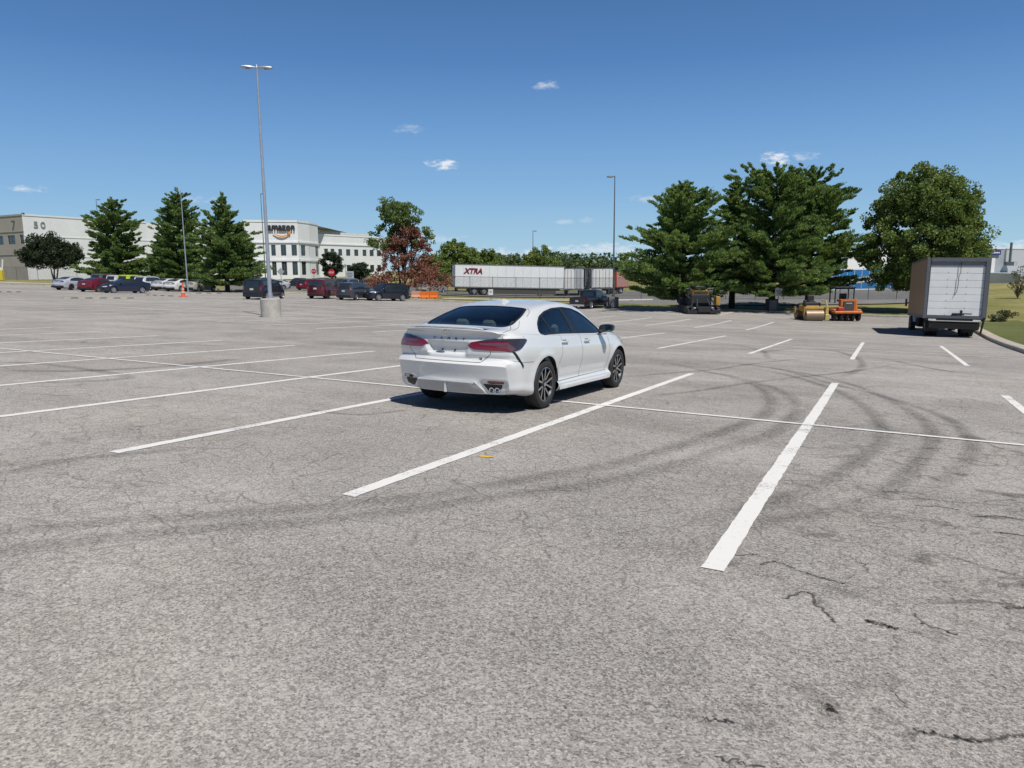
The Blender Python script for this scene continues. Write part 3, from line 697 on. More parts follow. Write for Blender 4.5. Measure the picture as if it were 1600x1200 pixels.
    ribbon(k, bvh, [(-.60,.94),(-.58,.775),(-.47,.668),(.47,.668),(.58,.775),(.60,.94)], 'rear', .007)
    ribbon(k, bvh, [(-.74,3.68),(-.5,3.64),(0,3.66),(.5,3.64),(.74,3.68),(.72,4.3),(.60,4.62)], 'top', .007)
    k.obj('shut_line', simple('gap_shadow_grey', (.10,.10,.105), .8), car)
    # spoiler lip: a real ledge above an overhung face
    V = []; nx = 25
    for i in range(nx):
        x = -.50+1.0*i/(nx-1); yb = hero_rear(x, 1.05); e = 1-(abs(x)/.50)**6*.75
        t0 = .050*e; h, _ = onto(bvh, 'top', x, yb+.16)
        zt_ = h.z if h else 1.08; zl = zt_+.026*e
        V += [(x, yb+.20, zt_+.001), (x, yb+.055, zl-.004), (x, yb+.008, zl), (x, yb+.004, zl-.010), (x, yb+.020+t0*.75, zt_-.052*e), (x, yb+.095, zt_-.060*e)]
    Fs = [(i*6+j, (i+1)*6+j, (i+1)*6+j+1, i*6+j+1) for i in range(nx-1) for j in range(5)]
    mesh_obj('spoiler', V, [f[::-1] for f in Fs], M_w, car, True, angle=25)
    # tail lamps
    base = [(.285,.872),(.335,.918),(.50,.945),(.66,.965),(.765,.970),(.765,.826),(.60,.822),(.385,.828)]
    for s in (1, -1):
        g = (lambda P_: [(a*s, b) for a, b in P_][::s])
        lamp = patch('tail_light', bvh, roundpoly(g(base), .012, 2), 'rear', .010, M_red, car, .03, .012)
        patch('lamp_band', bvh, roundpoly(g([(.44,.908),(.765,.925),(.765,.888),(.66,.880),(.46,.888)]), .008, 2), 'rear', .013, M_lampin, lamp, .03, .004)
        patch('lamp_band', bvh, roundpoly(g([(.36,.920),(.50,.952),(.66,.968),(.765,.972),(.765,.945),(.66,.942),(.50,.928)]), .005, 2), 'rear', .0135, M_smoke, lamp, .03, .004)
        ax = 'right' if s > 0 else 'left'
        sl_ = patch('tail_light', bvh, roundpoly([(.17,.972),(.36,.975),(.53,.972),(.565,.952),(.51,.920),(.35,.835),(.25,.812),(.17,.826)], .015, 3), ax, .008, M_smoke, car, .03, .010)
        patch('lamp_band', bvh, roundpoly([(.17,.925),(.24,.915),(.31,.850),(.25,.822),(.17,.835)], .01, 2), ax, .011, M_lampin, sl_, .03, .004)
        patch('lamp_band', bvh, roundpoly([(.17,.870),(.215,.865),(.24,.825),(.17,.829)], .006, 2), ax, .0125, M_red, sl_, .03, .004)
        # black slash under the lamp
        patch('bumper_vent', bvh, [(.262,.815),(.297,.815),(.445,.630),(.430,.590),(.405,.625)], ax, .003, M_black, car, .04, .006)
        # reflector, hollow and exhaust
        patch('reflector', bvh, roundpoly(g([(.545,.425),(.575,.441),(.735,.430),(.735,.409),(.565,.407)]), .006, 2), 'rear', .014, M_redd, car, .03, .01)
        patch('bumper_hollow', bvh, roundpoly(g([(.485,.392),(.715,.387),(.685,.315),(.58,.290),(.55,.295)]), .015, 2), 'rear', .004, M_black, car, .03, .006)
        # door furniture
        for yy, zz in ((1.70,.885),(2.52,.868)):
            h, nn = onto(bvh, ax, yy, zz); b = MB()
            b.box(h+Vector((.022*s,0,0)), (.018,.20,.030), bev=.007); b.box(h+Vector((.008*s,-.085,0)), (.034,.035,.028), bev=.006); b.box(h+Vector((.008*s,.085,0)), (.034,.035,.028), bev=.006)
            b.obj('door_handle', M_w, car, smooth=True)
            d = MB(); d.box(h+Vector((.001*s,0,-.002)), (.006,.13,.055), bev=.0025); d.obj('handle_cup', simple('gap_shadow_grey', (.1,.1,.1)), car)
        # mirror
        h, nn = onto(bvh, ax, 3.20, .985); b = MB(); c = Vector((.985*s, 3.09, 1.040))
        V = []; prof = [(-.060,.52,.55),(-.052,.92,.95),(-.02,1.,1.),(.03,.95,.93),(.075,.70,.70),(.10,.30,.35)]; n = 16
        for (dy, kx, kz) in prof:
            for i in range(n):
                a = 2*math.pi*i/n; ca, sa = math.cos(a), math.sin(a); V.append(c+Vector((.115*kx*abs(ca)**.7*(1 if ca > 0 else -1), dy+.02*ca*s, .068*kz*abs(sa)**.7*(1 if sa > 0 else -1)+.008*ca*s)))
        Fs = [(i*n+j, i*n+(j+1)%n, (i+1)*n+(j+1)%n, (i+1)*n+j) for i in range(len(prof)-1) for j in range(n)]+[tuple(range(n))[::-1], tuple(range((len(prof)-1)*n, len(prof)*n))]
        mir = mesh_obj('wing_mirror', V, Fs, M_w, car, True, angle=50)
        g2 = MB(); g2.prism([(c.x+.100*math.cos(a)*(abs(math.cos(a))**-.3 if abs(math.cos(a)) > .01 else 1)*.98, c.z+.055*math.sin(a)) for a in [2*math.pi*i/20 for i in range(20)]], .006, (0, c.y-.060, 0)); g2.obj('mirror_glass', M_mirror, mir)
        g2 = MB(); g2.prism([(c.x+.110*math.cos(a), c.z+.062*math.sin(a)) for a in [2*math.pi*i/20 for i in range(20)]], .008, (0, c.y-.0545, 0)); g2.obj('mirror_frame', M_black, mir)
        b = MB(); b.add([Vector((.86*s,3.05,.985)),Vector((.86*s,3.16,.985)),Vector((.955*s,3.13,1.0)),Vector((.955*s,3.06,1.0)),Vector((.86*s,3.05,.945)),Vector((.86*s,3.16,.945)),Vector((.93*s,3.13,.975)),Vector((.93*s,3.06,.975))], [(0,1,2,3),(4,7,6,5),(0,4,5,1),(1,5,6,2),(2,6,7,3),(3,7,4,0)]); b.obj('mirror_stalk', M_black, mir)
        for a in (1.08, 3.905): wheel(car, s*(HP.W(a)-.118), a, .335, .225, 'hero', s)
        # headlamp seen edge-on at the front wing
        patch('headlight', bvh, roundpoly([(4.18,.79),(4.52,.71),(4.50,.64),(4.30,.70)], .02, 2), ax, .005, M_smoke, car, .04, .008)
        # sill blade
        b = MB(); 
        for i in range(20):
            y0 = 1.50+.1*i*.985; pass
        V = []
        for i in range(22):
            yy = 1.50+1.98*i/21; h, nn = onto(bvh, ax, yy, .275); e = min(1, i/2, (21-i)/2)
            V += [(h.x+s*.001, yy, .285), (h.x+s*.016*e, yy, .262), (h.x+s*.012*e, yy, .215), (h.x-s*.03, yy, .195)]
        mesh_obj('side_skirt', V, [((i*4+j, (i+1)*4+j, (i+1)*4+j+1, i*4+j+1) if s < 0 else (i*4+j, i*4+j+1, (i+1)*4+j+1, (i+1)*4+j)) for i in range(21) for j in range(3)], M_w, car, True, angle=30)
    # diffuser: trapezoid frame with centre fin
    df = patch('diffuser', bvh, roundpoly([(-.40,.405),(.40,.405),(.495,.285),(.475,.272),(-.475,.272),(-.495,.285)], .01, 2), 'rear', .012, simple('satin_silver_trim', (.42,.43,.44), .4, .3, .05), car, .03, .02)
    b = MB(); yy = hero_rear(0, .25)
    for s in (1, -1):
        b.add([(.385*s,hero_rear(.39,.405)-.022,.417),(.412*s,hero_rear(.41,.405)-.022,.417),(.522*s,hero_rear(.52,.28)-.022,.265),(.495*s,hero_rear(.50,.28)-.022,.265),(.385*s,hero_rear(.39,.405)+.01,.417),(.412*s,hero_rear(.41,.405)+.01,.417),(.522*s,hero_rear(.52,.28)+.01,.265),(.495*s,hero_rear(.50,.28)+.01,.265)], [(0,1,2,3),(4,7,6,5),(0,4,5,1),(1,5,6,2),(2,6,7,3),(3,7,4,0)])
    b.box((0, hero_rear(0,.41)-.012, .411), (.80,.026,.016)); b.box((0, hero_rear(0,.33)-.018, .335), (.022,.03,.15)); b.obj('diffuser_trim', M_w, df)
    for x in (.590, .655):
        e = MB(); e.lathe([(.020,.0),(.034,-.005),(.036,.02),(.036,.14),(.030,.14),(.030,.012),(.027,.004)], 24, 'Y', (x, hero_rear(x,.32)-.02, .318)); e.obj('exhaust_tip', M_chrome, car, smooth=True)
        e = MB(); e.lathe([(.001,.05),(.029,.05)], 20, 'Y', (x, hero_rear(x,.32)-.02, .318)); e.obj('exhaust_bore', M_under, car)
    # badge of three ovals, name letters, model letters, plate fixings
    fr = lambda x, z, d=.012: frame((x, hero_rear(x, z)-d, z), (1,0,0), (0,.12,1))
    b = MB()
    def oval(a, c, cz, w, cx=0, n=28, d=.012, y0=0):
        V = []
        for i in range(n):
            t_ = 2*math.pi*i/n
            for kk, dy in ((1, 0), (1, -d), (1-w/a, -d), (1-w/a, 0)): V.append((cx+a*kk*math.cos(t_), y0+dy, cz+(c-(a-a*kk))*math.sin(t_)))
        b.add(V, [(i*4+j, ((i+1)%n)*4+j, ((i+1)%n)*4+(j+1)%4, i*4+(j+1)%4) for i in range(n) for j in range(4)])
    y0 = hero_rear(0, 1.02)-.050
    oval(.064,.044,1.028,.010,y0=y0); oval(.019,.040,1.030,.007,y0=y0); oval(.046,.017,1.046,.007,y0=y0)
    b.obj('badge', M_chrome, car, smooth=True)
    for i, ch in enumerate('CAMRY'): text_mesh('badge_letter', ch, .036, M_black, car, fr(-.19+.105*i, .953, .004), .003, sx=1.35)
    text_mesh('badge_letter', 'SE', .045, M_dalloy, car, fr(.455, .712, .004), .003, sx=1.2)
    for x in (-.09,.09): bb = MB(); bb.box((x, hero_rear(x,.805)-.004, .805), (.018,.012,.02)); bb.obj('plate_fixing', M_black, car)
    f = MB(); h, _ = onto(bvh, 'top', 0, 1.62); f.add([(-.028,1.54,h.z-.01),(.028,1.54,h.z-.01),(.018,1.72,h.z+.004),(-.018,1.72,h.z+.004),(-.012,1.56,h.z+.045),(.012,1.56,h.z+.045),(.006,1.62,h.z+.035),(-.006,1.62,h.z+.035)], [(0,3,2,1),(4,5,6,7),(0,1,5,4),(1,2,6,5),(2,3,7,6),(3,0,4,7)]); f.obj('roof_antenna', M_w, car)
    # cabin
    c = MB(); c.box((0,2.3,.35), (1.50,2.6,.10)); c.box((0,3.38,.85), (1.40,.50,.16), bev=.03); c.box((0,.98,.93), (1.22,.58,.05)); c.box((0,1.9,.55), (.22,1.5,.2))
    for s in (1, -1): c.box((.80*s,2.3,.66), (.10,2.3,.56))
    c.box((0,3.75,.6), (1.4,.06,.6)); c.box((0,1.05,.62), (1.4,.05,.5)); c.obj('cabin_trim', simple('cabin_plastic', (.20,.205,.205), .8), car)
    def seat(x, y, w, back=.62, hr=True, nm='seat'):
        b = MB(); b.box((x,y+.27,.50), (w,.50,.16), bev=.04); b.box((x,y-.02,.46+back/2), (w,.12,back), rx=R(16), taper=.86, bev=.035); o = b.obj(nm, M_seat, car, smooth=True)
        if hr:
            for dx in ([0] if w < .8 else [-.42, 0, .42]):
                b = MB(); b.box((x+dx,y-.13,.46+back+.075), (.25 if w < .8 else .22,.08,.15), rx=R(12), bev=.035, taper=.9); b.obj('headrest', M_seat, o, smooth=True)
        return o
    seat(0, 1.28, 1.28, .56); seat(.38, 2.22, .50, .66); seat(-.38, 2.22, .50, .66)
    b = MB(); b.lathe([(.17,0),(.185,.012),(.18,.025),(.165,.012)], 28, 'Y', (-.38,3.0,.88), close=True); b.obj('steering_wheel', M_black, car, smooth=True)
    u = MB(); u.box((0,2.60,.19), (1.50,3.6,.03))
    for s in (1, -1):
        for a in (1.08, 3.905): arch_liner(u, HP.W(a)-.012, a, .335, .388, s)
    u.box((0,1.08,.30), (1.3,.1,.1)); u.box((0,.60,.30), (.9,.5,.12), bev=.04); u.obj('underbody', M_under, car)
    ref.free(); return car
# ---------------------------------------------------------------- ground
def ground_grid(xs, ys, dz, name, mat, test=None, **kw):
    X, Y = np.meshgrid(xs, ys); Z = gza(X, Y)+dz; nx, ny = len(xs), len(ys)
    V = np.stack([X, Y, Z], -1).reshape(-1, 3); Fs = []
    for j in range(ny-1):
        for i in range(nx-1):
            if test and not test((xs[i]+xs[i+1])/2, (ys[j]+ys[j+1])/2): continue
            a = j*nx+i; Fs.append((a, a+1, a+nx+1, a+nx))
    return mesh_obj(name, V, Fs, mat, smooth=True, **kw)
def spread(a, b, c, d, step, big):
    v = list(np.arange(b, c+.01, step)); s = step; x = b
    lo = []
    while x > a: s = min(s*1.35, big); x -= s; lo.append(x)
    s = step; x = c; hi = []
    while x < d: s = min(s*1.35, big); x += s; hi.append(x)
    return np.array(lo[::-1]+v+hi)
ground_grid(spread(-1600, -125, 40, 1600, 2.5, 260), spread(-500, -20, 110, 1800, 2.5, 260), -.06, 'ground', M_dry, kind='structure')
KX = 4.42                                               # right kerb
FAR = [(-132,52),(-104,55.5),(-96,58),(-86,67),(-60,70.5),(-50,64.5),(-43,61.6),(-24,65.6),(-10,64.6),(KX,63.6)]
def far_y(x): return float(np.interp(x, [p[0] for p in FAR], [p[1] for p in FAR]))
lx = np.concatenate([np.arange(-132, KX, 1.4), [KX]]); rows = 64; V = []; Fs = []
for x in lx:
    fy = far_y(x)
    for j in range(rows+1):
        y = -22+(fy+22)*j/rows; V.append((x, y, 0))
Zs = gza([v[0] for v in V], [v[1] for v in V]); V = [(v[0], v[1], z) for v, z in zip(V, Zs)]
for i in range(len(lx)-1):
    for j in range(rows): a = i*(rows+1)+j; Fs.append((a, a+rows+1, a+rows+2, a+1))
mesh_obj('parking_lot', V, Fs, M_asph, smooth=True, kind='structure')
def sweep(pts, prof, name, mat, step=1.5, **kw):
    """profile (offset to the left of travel, height) carried along a ground polyline"""
    Q = []
    for a, b in zip(pts[:-1], pts[1:]):
        a, b = Vector(a), Vector(b); k = max(1, int((b-a).length/step))
        Q += [a+(b-a)*i/k for i in range(k)]
    Q.append(Vector(pts[-1])); V = []; Fs = []; m = len(prof)
    for i, q in enumerate(Q):
        d = (Q[min(i+1, len(Q)-1)]-Q[max(i-1, 0)]).normalized(); nn = Vector((-d.y, d.x))
        for o_, h in prof: p = q+nn*o_; V.append((p.x, p.y, gz(p.x, p.y)+h))
    for i in range(len(Q)-1):
        for j in range(m-1): a = i*m+j; Fs.append((a, a+1, a+m+1, a+m))
    return mesh_obj(name, V, Fs, mat, **kw)
kp = [(0,-.02),(.0,.13),(.03,.15),(.16,.155),(.17,.02)]
sweep([(x, y) for x, y in FAR], kp, 'kerb', M_kerb, kind='structure')
sweep([(KX,63.6),(KX,50),(KX,35),(KX,20),(KX,-20)], [(0,-.02),(0,.13),(.03,.15),(.44,.16),(.46,.03)], 'kerb', M_kerb, kind='structure')
sweep([(KX+.45,60),(KX+.45,-20)], [(0,.05),(.4,.07),(3.4,.09),(3.6,.02)], 'verge', M_verge, kind='structure')
# lawns and drives behind the lot
sweep([(x, y) for x, y in FAR], [(.18,.045),(3,.05),(6.6,.05),(6.7,.0)], 'lawn', M_lawn, 2.5, kind='structure')
def strip(cols, d0, d1, name, mat, dz):
    V = []
    n = len(cols)
    for i, px in enumerate(cols):
        for d in (d0[i], (d0[i]*2+d1[i])/3, (d0[i]+2*d1[i])/3, d1[i]): v = onray(px, d); V.append((v.x, v.y, v.z+dz))
    return mesh_obj(name, V, [(i*4+j, (i+1)*4+j, (i+1)*4+j+1, i*4+j+1) for i in range(n-1) for j in range(3)], mat, kind='structure')
cA = [-60,0,60,120,180,240,300,360,420,480,540,600,660,720,780,840,900,960,1020,1080,1140,1200,1260,1320,1380,1440]
# ---------------------------------------------------------------- painted stalls
mk = MB(); mk2 = MB(); W9 = 2.743
def stripe(m, u0, v0, u1, v1, w, dz=.005, jit=.005):
    a, b = Vector((u0, v0)), Vector((u1, v1)); L = (b-a).length; k = max(2, int(L/(.09 if m is mk else .6))); d = (b-a)/L; nn = Vector((-d.y, d.x)); V = []
    for i in range(k+1):
        q = a+(b-a)*i/k; j0, j1 = random.uniform(-jit, jit), random.uniform(-jit, jit)
        for s, jj in ((-1, j0), (1, j1)): p = q+nn*(w/2*s+jj); V.append(lot(p.x, p.y, dz))
    m.add(V, [(2*i, 2*i+2, 2*i+3, 2*i+1) for i in range(k)])
VC1 = 10.02
for i in range(-1, 26):
    u = -.78-i*W9; stripe(mk if i < 12 else mk2, u, (4.17 if i == 0 else 4.28)+random.uniform(-.02,.02), u, 15.38+random.uniform(-.06,.06), .132)
for i in range(0, 28):
    u = 1.99-i*W9; stripe(mk if i < 9 else mk2, u, 22.37, u, 33.21+random.uniform(-.1,.1), .125)
for i in range(0, 26):
    u = -6.58-i*W9+.0
    stripe(mk if i < 4 else mk2, u, 40.5, u, 51.3, .12)
for i in range(1, 10):
    u = -8.6-i*W9; stripe(mk2, u, 57.6, u, 62.9, .11)
stripe(mk, 4.3, 9.88, -72, 9.88, .095, .009); stripe(mk, 4.3, 27.05, -10, 27.9, .095, .009); stripe(mk, -10, 27.9, -76, 27.8, .095, .009); stripe(mk2, -5.5, 45.8, -76, 45.8, .10, .009)
mk.obj('painted_line', M_line, kind='structure'); mk2.obj('painted_line', M_line2, kind='structure')
sp = MB(); v = hit(758, 714); sp.add([(v.x+.07*math.cos(a)*(1+.3*math.sin(3*a)), v.y+.045*math.sin(a)*(1+.3*math.cos(2*a)), gz(v.x, v.y)+.006) for a in [2*math.pi*i/16 for i in range(16)]], [tuple(range(16))]); sp.obj('paint_spot', M_yel, kind='structure')
# tyre marks, drawn through their real places on the lot
def mark(m, P, w, dz, sub=8, jit=0):
    Q = catmull([np.array(hit(*p).xy) for p in P], sub)
    if jit: Q = [q+rng.normal(size=2)*jit for q in Q]
    uvs = []
    n = len(Q); V = []
    for i, q in enumerate(Q):
        d = Vector(Q[min(i+1, n-1)]-Q[max(i-1, 0)]).normalized(); nn = Vector((-d.y, d.x))
        for s in (-1, 1): p = Vector(q)+nn*s*w*.44; V.append((p.x, p.y, gz(p.x, p.y)+dz))
    b = len(m.V); m.add(V, [(2*i, 2*i+2, 2*i+3, 2*i+1) for i in range(n-1)])
    for i in range(n-1): m.uv += [(i/(n-1), 0), ((i+1)/(n-1), 0), ((i+1)/(n-1), 1), (i/(n-1), 1)]
tm = MB(); tm.uv = []
mark(tm, [(-260,900),(0,862),(160,842),(330,824),(480,815),(630,797),(750,779),(900,761),(960,749),(1072,722),(1136,698),(1200,680),(1240,650),(1246,634),(1226,614),(1190,600),(1150,588),(1100,582)], .34, .0012)
mark(tm, [(-260,868),(0,832),(200,814),(480,794),(630,779),(750,761),(855,743),(960,725),(1072,694),(1140,670),(1190,650),(1204,634),(1200,618),(1180,602),(1140,588),(1100,580),(1060,570),(980,556)], .34, .0018)
mark(tm, [(1080,862),(1187,817),(1319,795),(1394,761),(1442,712),(1457,682),(1446,660),(1400,630),(1340,604),(1280,588),(1200,574),(1120,566),(1040,560)], .30, .0024)
mark(tm, [(1000,832),(1187,790),(1300,745),(1345,716),(1378,685),(1366,650),(1330,622),(1290,604),(1230,586),(1160,572)], .32, .003)
mark(tm, [(1420,790),(1487,742),(1520,700),(1500,668),(1469,649),(1420,632),(1375,618),(1300,600),(1230,580),(1150,566)], .28, .0036)
mark(tm, [(960,590),(1060,582),(1120,577),(1180,568),(1260,560)], .22, .0015); mark(tm, [(1000,620),(1080,612),(1160,600),(1240,590),(1320,582),(1400,570)], .24, .002)
mark(tm, [(1310,590),(1345,575),(1340,560),(1300,548),(1240,545),(1180,552)], .3, .0012); mark(tm, [(1200,560),(1190,548),(1150,540),(1100,538)], .3, .002)
mark(tm, [(1380,560),(1480,580),(1590,590)], .3, .001); mark(tm, [(0,742),(90,722),(175,712),(300,700)], .3, .001); mark(tm, [(640,640),(560,648),(480,640)], .2, .001)
mark(tm, [(380,560),(240,574),(100,580),(0,578)], .5, .001); mark(tm, [(0,566),(60,568),(200,590),(0,600)], .4, .001)
o = tm.obj('tyre_marks', M_rub, kind='structure'); ul = o.data.uv_layers.new(name='UVMap'); ul.data.foreach_set('uv', [c for p in tm.uv for c in p])
o.visible_shadow = True

cm = MB(); cm.uv = []
for P_, w_ in (([(1188,882),(1215,878),(1250,892),(1290,905),(1318,912)],.05),([(1222,936),(1262,925),(1278,945),(1305,972)],.045),([(1355,970),(1378,976),(1402,982)],.07),([(1430,958),(1445,975),(1470,983),(1494,994)],.03),
    ([(1520,808),(1560,806),(1600,812),(1650,806)],.06),([(1560,832),(1590,836),(1640,842)],.09),([(1572,952),(1600,950),(1640,958)],.08),([(1430,1142),(1480,1150),(1530,1158),(1600,1150),(1660,1160)],.055),([(1290,1100),(1306,1112)],.06),
    ([(1100,1122),(1130,1126),(1152,1130)],.03),([(1430,790),(1470,792),(1500,797)],.05),([(1390,768),(1450,780),(1520,786),(1590,792)],.025),([(1440,655),(1470,662),(1500,668)],.05),([(1480,620),(1520,625),(1560,634)],.05),
    ([(1330,700),(1380,708),(1440,716),(1520,724)],.02),([(1185,770),(1215,752),(1290,752),(1330,750)],.02),([(1320,868),(1345,880),(1360,895)],.02),
    ([(1140,862),(1160,868),(1185,866)],.04),([(1395,1080),(1412,1102)],.02),([(1120,1182),(1150,1190),(1190,1198)],.03),([(1530,520),(1552,522),(1580,528)],.03)):
    mark(cm, P_, w_*1.15, .0021, 8, .009)
o = cm.obj('open_cracks', M_crk, kind='structure'); ul = o.data.uv_layers.new(name='UVMap'); ul.data.foreach_set('uv', [c for p in cm.uv for c in p])
# ---------------------------------------------------------------- the saloon
hv = lot(-5.045, 8.03)
build_hero((hv.x, hv.y, hv.z+.004), R(-1.1), Vector(_n0))
# ---------------------------------------------------------------- the other vehicles
def stretch(L, W, H, pts_zt, pts_zr, pts_xr, pts_zs, W_=None, zb=.24, rearf=None, frontf=None, ax=(.2,.8), r=.34, wr=.8, wf=.8, ks=.95):
    s = lambda P_, k: [(a*L, b*k) for a, b in P_]
    return mkprof(L, s(W_ or [(0,.86),(.04,.95),(.12,.99),(.3,1.),(.8,.99),(.9,.95),(1,.80)], W), [(0,.06),(L,.09)], s(pts_zs, H), s(pts_zr, H), s(pts_xr, W), s(pts_zt, H), zb,
        rearf or (lambda x, z: .14*(abs(x)/.85)**2.5+.02*(1-sm(.25,.4,z))), frontf or (lambda x, z: .30*(abs(x)/.8)**2.3+.08*sm(.55,.9,z)), axles=[(ax[0]*L, r),(ax[1]*L, r)], wr=wr, wf=wf, ks=ks)
KIND = {}
def kinds(k):
    if k in KIND: return KIND[k]
    if k == 'sedan':
        P = HP; HPd = dict(dlo=[(1.0,1.03),(1.27,1.235),(1.78,1.34),(2.2,1.355),(2.7,1.30),(3.1,1.16),(3.42,.97),(2.4,.985),(1.25,1.008)], rear=('top', [(-.55,.66),(.55,.66),(.60,.9),(.50,1.42),(-.50,1.42),(-.60,.9)]), front=('top', [(-.53,2.86),(.53,2.86),(.68,3.5),(-.68,3.5)]),
            lampr=[(.42,.87),(.78,.86),(.78,.96),(.5,.95)], lampf=[(.30,.60),(.70,.62),(.70,.72),(.40,.68)], plate=(.78,), ax=(1.08,3.905), r=.33)
    elif k in ('suv', 'crossover', 'van', 'jeep'):
        L, W, H = {'suv': (4.7,.94,1.76), 'crossover': (4.4,.90,1.64), 'van': (4.85,.98,1.78), 'jeep': (4.45,.94,1.84)}[k]
        sq = {'suv': .0, 'crossover': -.02, 'van': .01, 'jeep': .03}[k]; ww = {'suv': .80, 'crossover': .77, 'van': .80, 'jeep': .84}[k]
        zs = .60 if k != 'van' else .58
        hood = .61 if k != 'jeep' else .64
        ws0, ws1 = (.60,.74) if k != 'van' else (.66,.84)
        if k == 'jeep': ws0, ws1 = .66, .72
        zt = [(0,.90+sq),(.03,.955+sq*.5),(.12,.985),(.35,1.),(ws0-.05,.985),(ws0,.965),((ws0+ws1)/2,.82),(ws1,hood+.02),(.90,hood-.04),(1,hood-.14)]
        zr = [(0,.87+sq),(.03,.92+sq*.5),(.12,.945),(.35,.955),(ws0-.05,.94),(ws0,.915),((ws0+ws1)/2,.78),(ws1,hood-.01),(.90,hood-.075),(1,hood-.17)]
        xr = [(0,ww-.06),(.1,ww-.01),(.35,ww),(ws0,ww),(ws1,.86),(.9,.84),(1,.72)]
        zsP = [(0,zs+.01),(.5,zs),(ws1,zs-.02),(.9,hood-.10),(1,hood-.20)]
        slope = {'suv': .20, 'crossover': .34, 'van': .14, 'jeep': .07}[k]
        rf = lambda x, z: .13*(abs(x)/.85)**2.6+slope*sm(.58*H, H, z)**1.2+.05*sm(.40,.52,z)+.02*(1-sm(.25,.4,z))
        P = stretch(L, W, H, zt, zr, xr, zsP, zb=.28 if k == 'jeep' else .24, rearf=rf, ax=(.205,.80), r={'suv': .36,'crossover': .34,'van': .35,'jeep': .40}[k], wr=.35, ks=zs*H)
        b = zs*H+.025; t = .925*H
        HPd = dict(dlo=[(.09*L,b+.02),(.13*L,t-.05),(.2*L,t-.02),(.4*L,t-.01),((ws0-.03)*L,t-.04),(ws1*L-.02,b+.03),(ws1*L-.25,b-.02),(.15*L,b)], rear=('rear', [(-.60*W/.94,b+.03),(.60*W/.94,b+.03),(.54,t-.06),(-.54,t-.06)]),
            front=('front', [(-.66,hood*H+.06),(.66,hood*H+.06),(.58,t-.04),(-.58,t-.04)]), lampr=[(.58,b-.28),(.82,b-.30),(.84,b+.02),(.70,b)] if k != 'van' else [(.68,b-.24),(.86,b-.25),(.86,b+.12),(.76,b+.12)],
            lampf=[(.42,.50*H-.05),(.80,.50*H-.03),(.78,.50*H+.06),(.45,.50*H+.03)], plate=(b-.18,), ax=(.205*L,.80*L), r=P.axles[0][1])
    elif k == 'pickup':
        L, W, H = 5.6, .98, 1.85
        zt = [(0,.60),(.36,.605),(.385,.62),(.40,.93),(.43,.975),(.52,1.),(.62,.985),(.66,.95),(.74,.66),(.76,.645),(.92,.615),(1,.53)]
        zr = [(0,.595),(.36,.60),(.385,.61),(.40,.90),(.43,.93),(.52,.95),(.62,.935),(.66,.90),(.74,.63),(.76,.615),(.92,.58),(1,.50)]
        P = stretch(L, W, H, zt, zr, [(0,.90),(.37,.90),(.40,.80),(.5,.79),(.65,.79),(.75,.86),(.95,.82),(1,.74)], [(0,.585),(.4,.59),(.74,.585),(.92,.54),(1,.46)], zb=.34, rearf=lambda x, z: .03*(abs(x)/.9)**6, ax=(.215,.81), r=.40, wr=.3, ks=.59*H)
        b = .59*H+.02; t = .92*H
        HPd = dict(dlo=[(.41*L,b+.03),(.42*L,t-.06),(.46*L,t-.02),(.62*L,t-.04),(.725*L,b+.06),(.71*L,b),(.42*L,b)], rear=('rear', [(-.62,b+.06),(.62,b+.06),(.55,t-.05),(-.55,t-.05)]), front=('front', [(-.66,.66*H+.05),(.66,.66*H+.05),(.58,t-.05),(-.58,t-.05)]),
            lampr=[(.78,b-.42),(.93,b-.42),(.93,b-.08),(.80,b-.08)], lampf=[(.55,.40*H),(.88,.42*H),(.86,.50*H),(.6,.49*H)], plate=(b-.36,), ax=(.215*L,.81*L), r=.40)
    KIND[k] = (P, HPd); return KIND[k]
_vc = {}
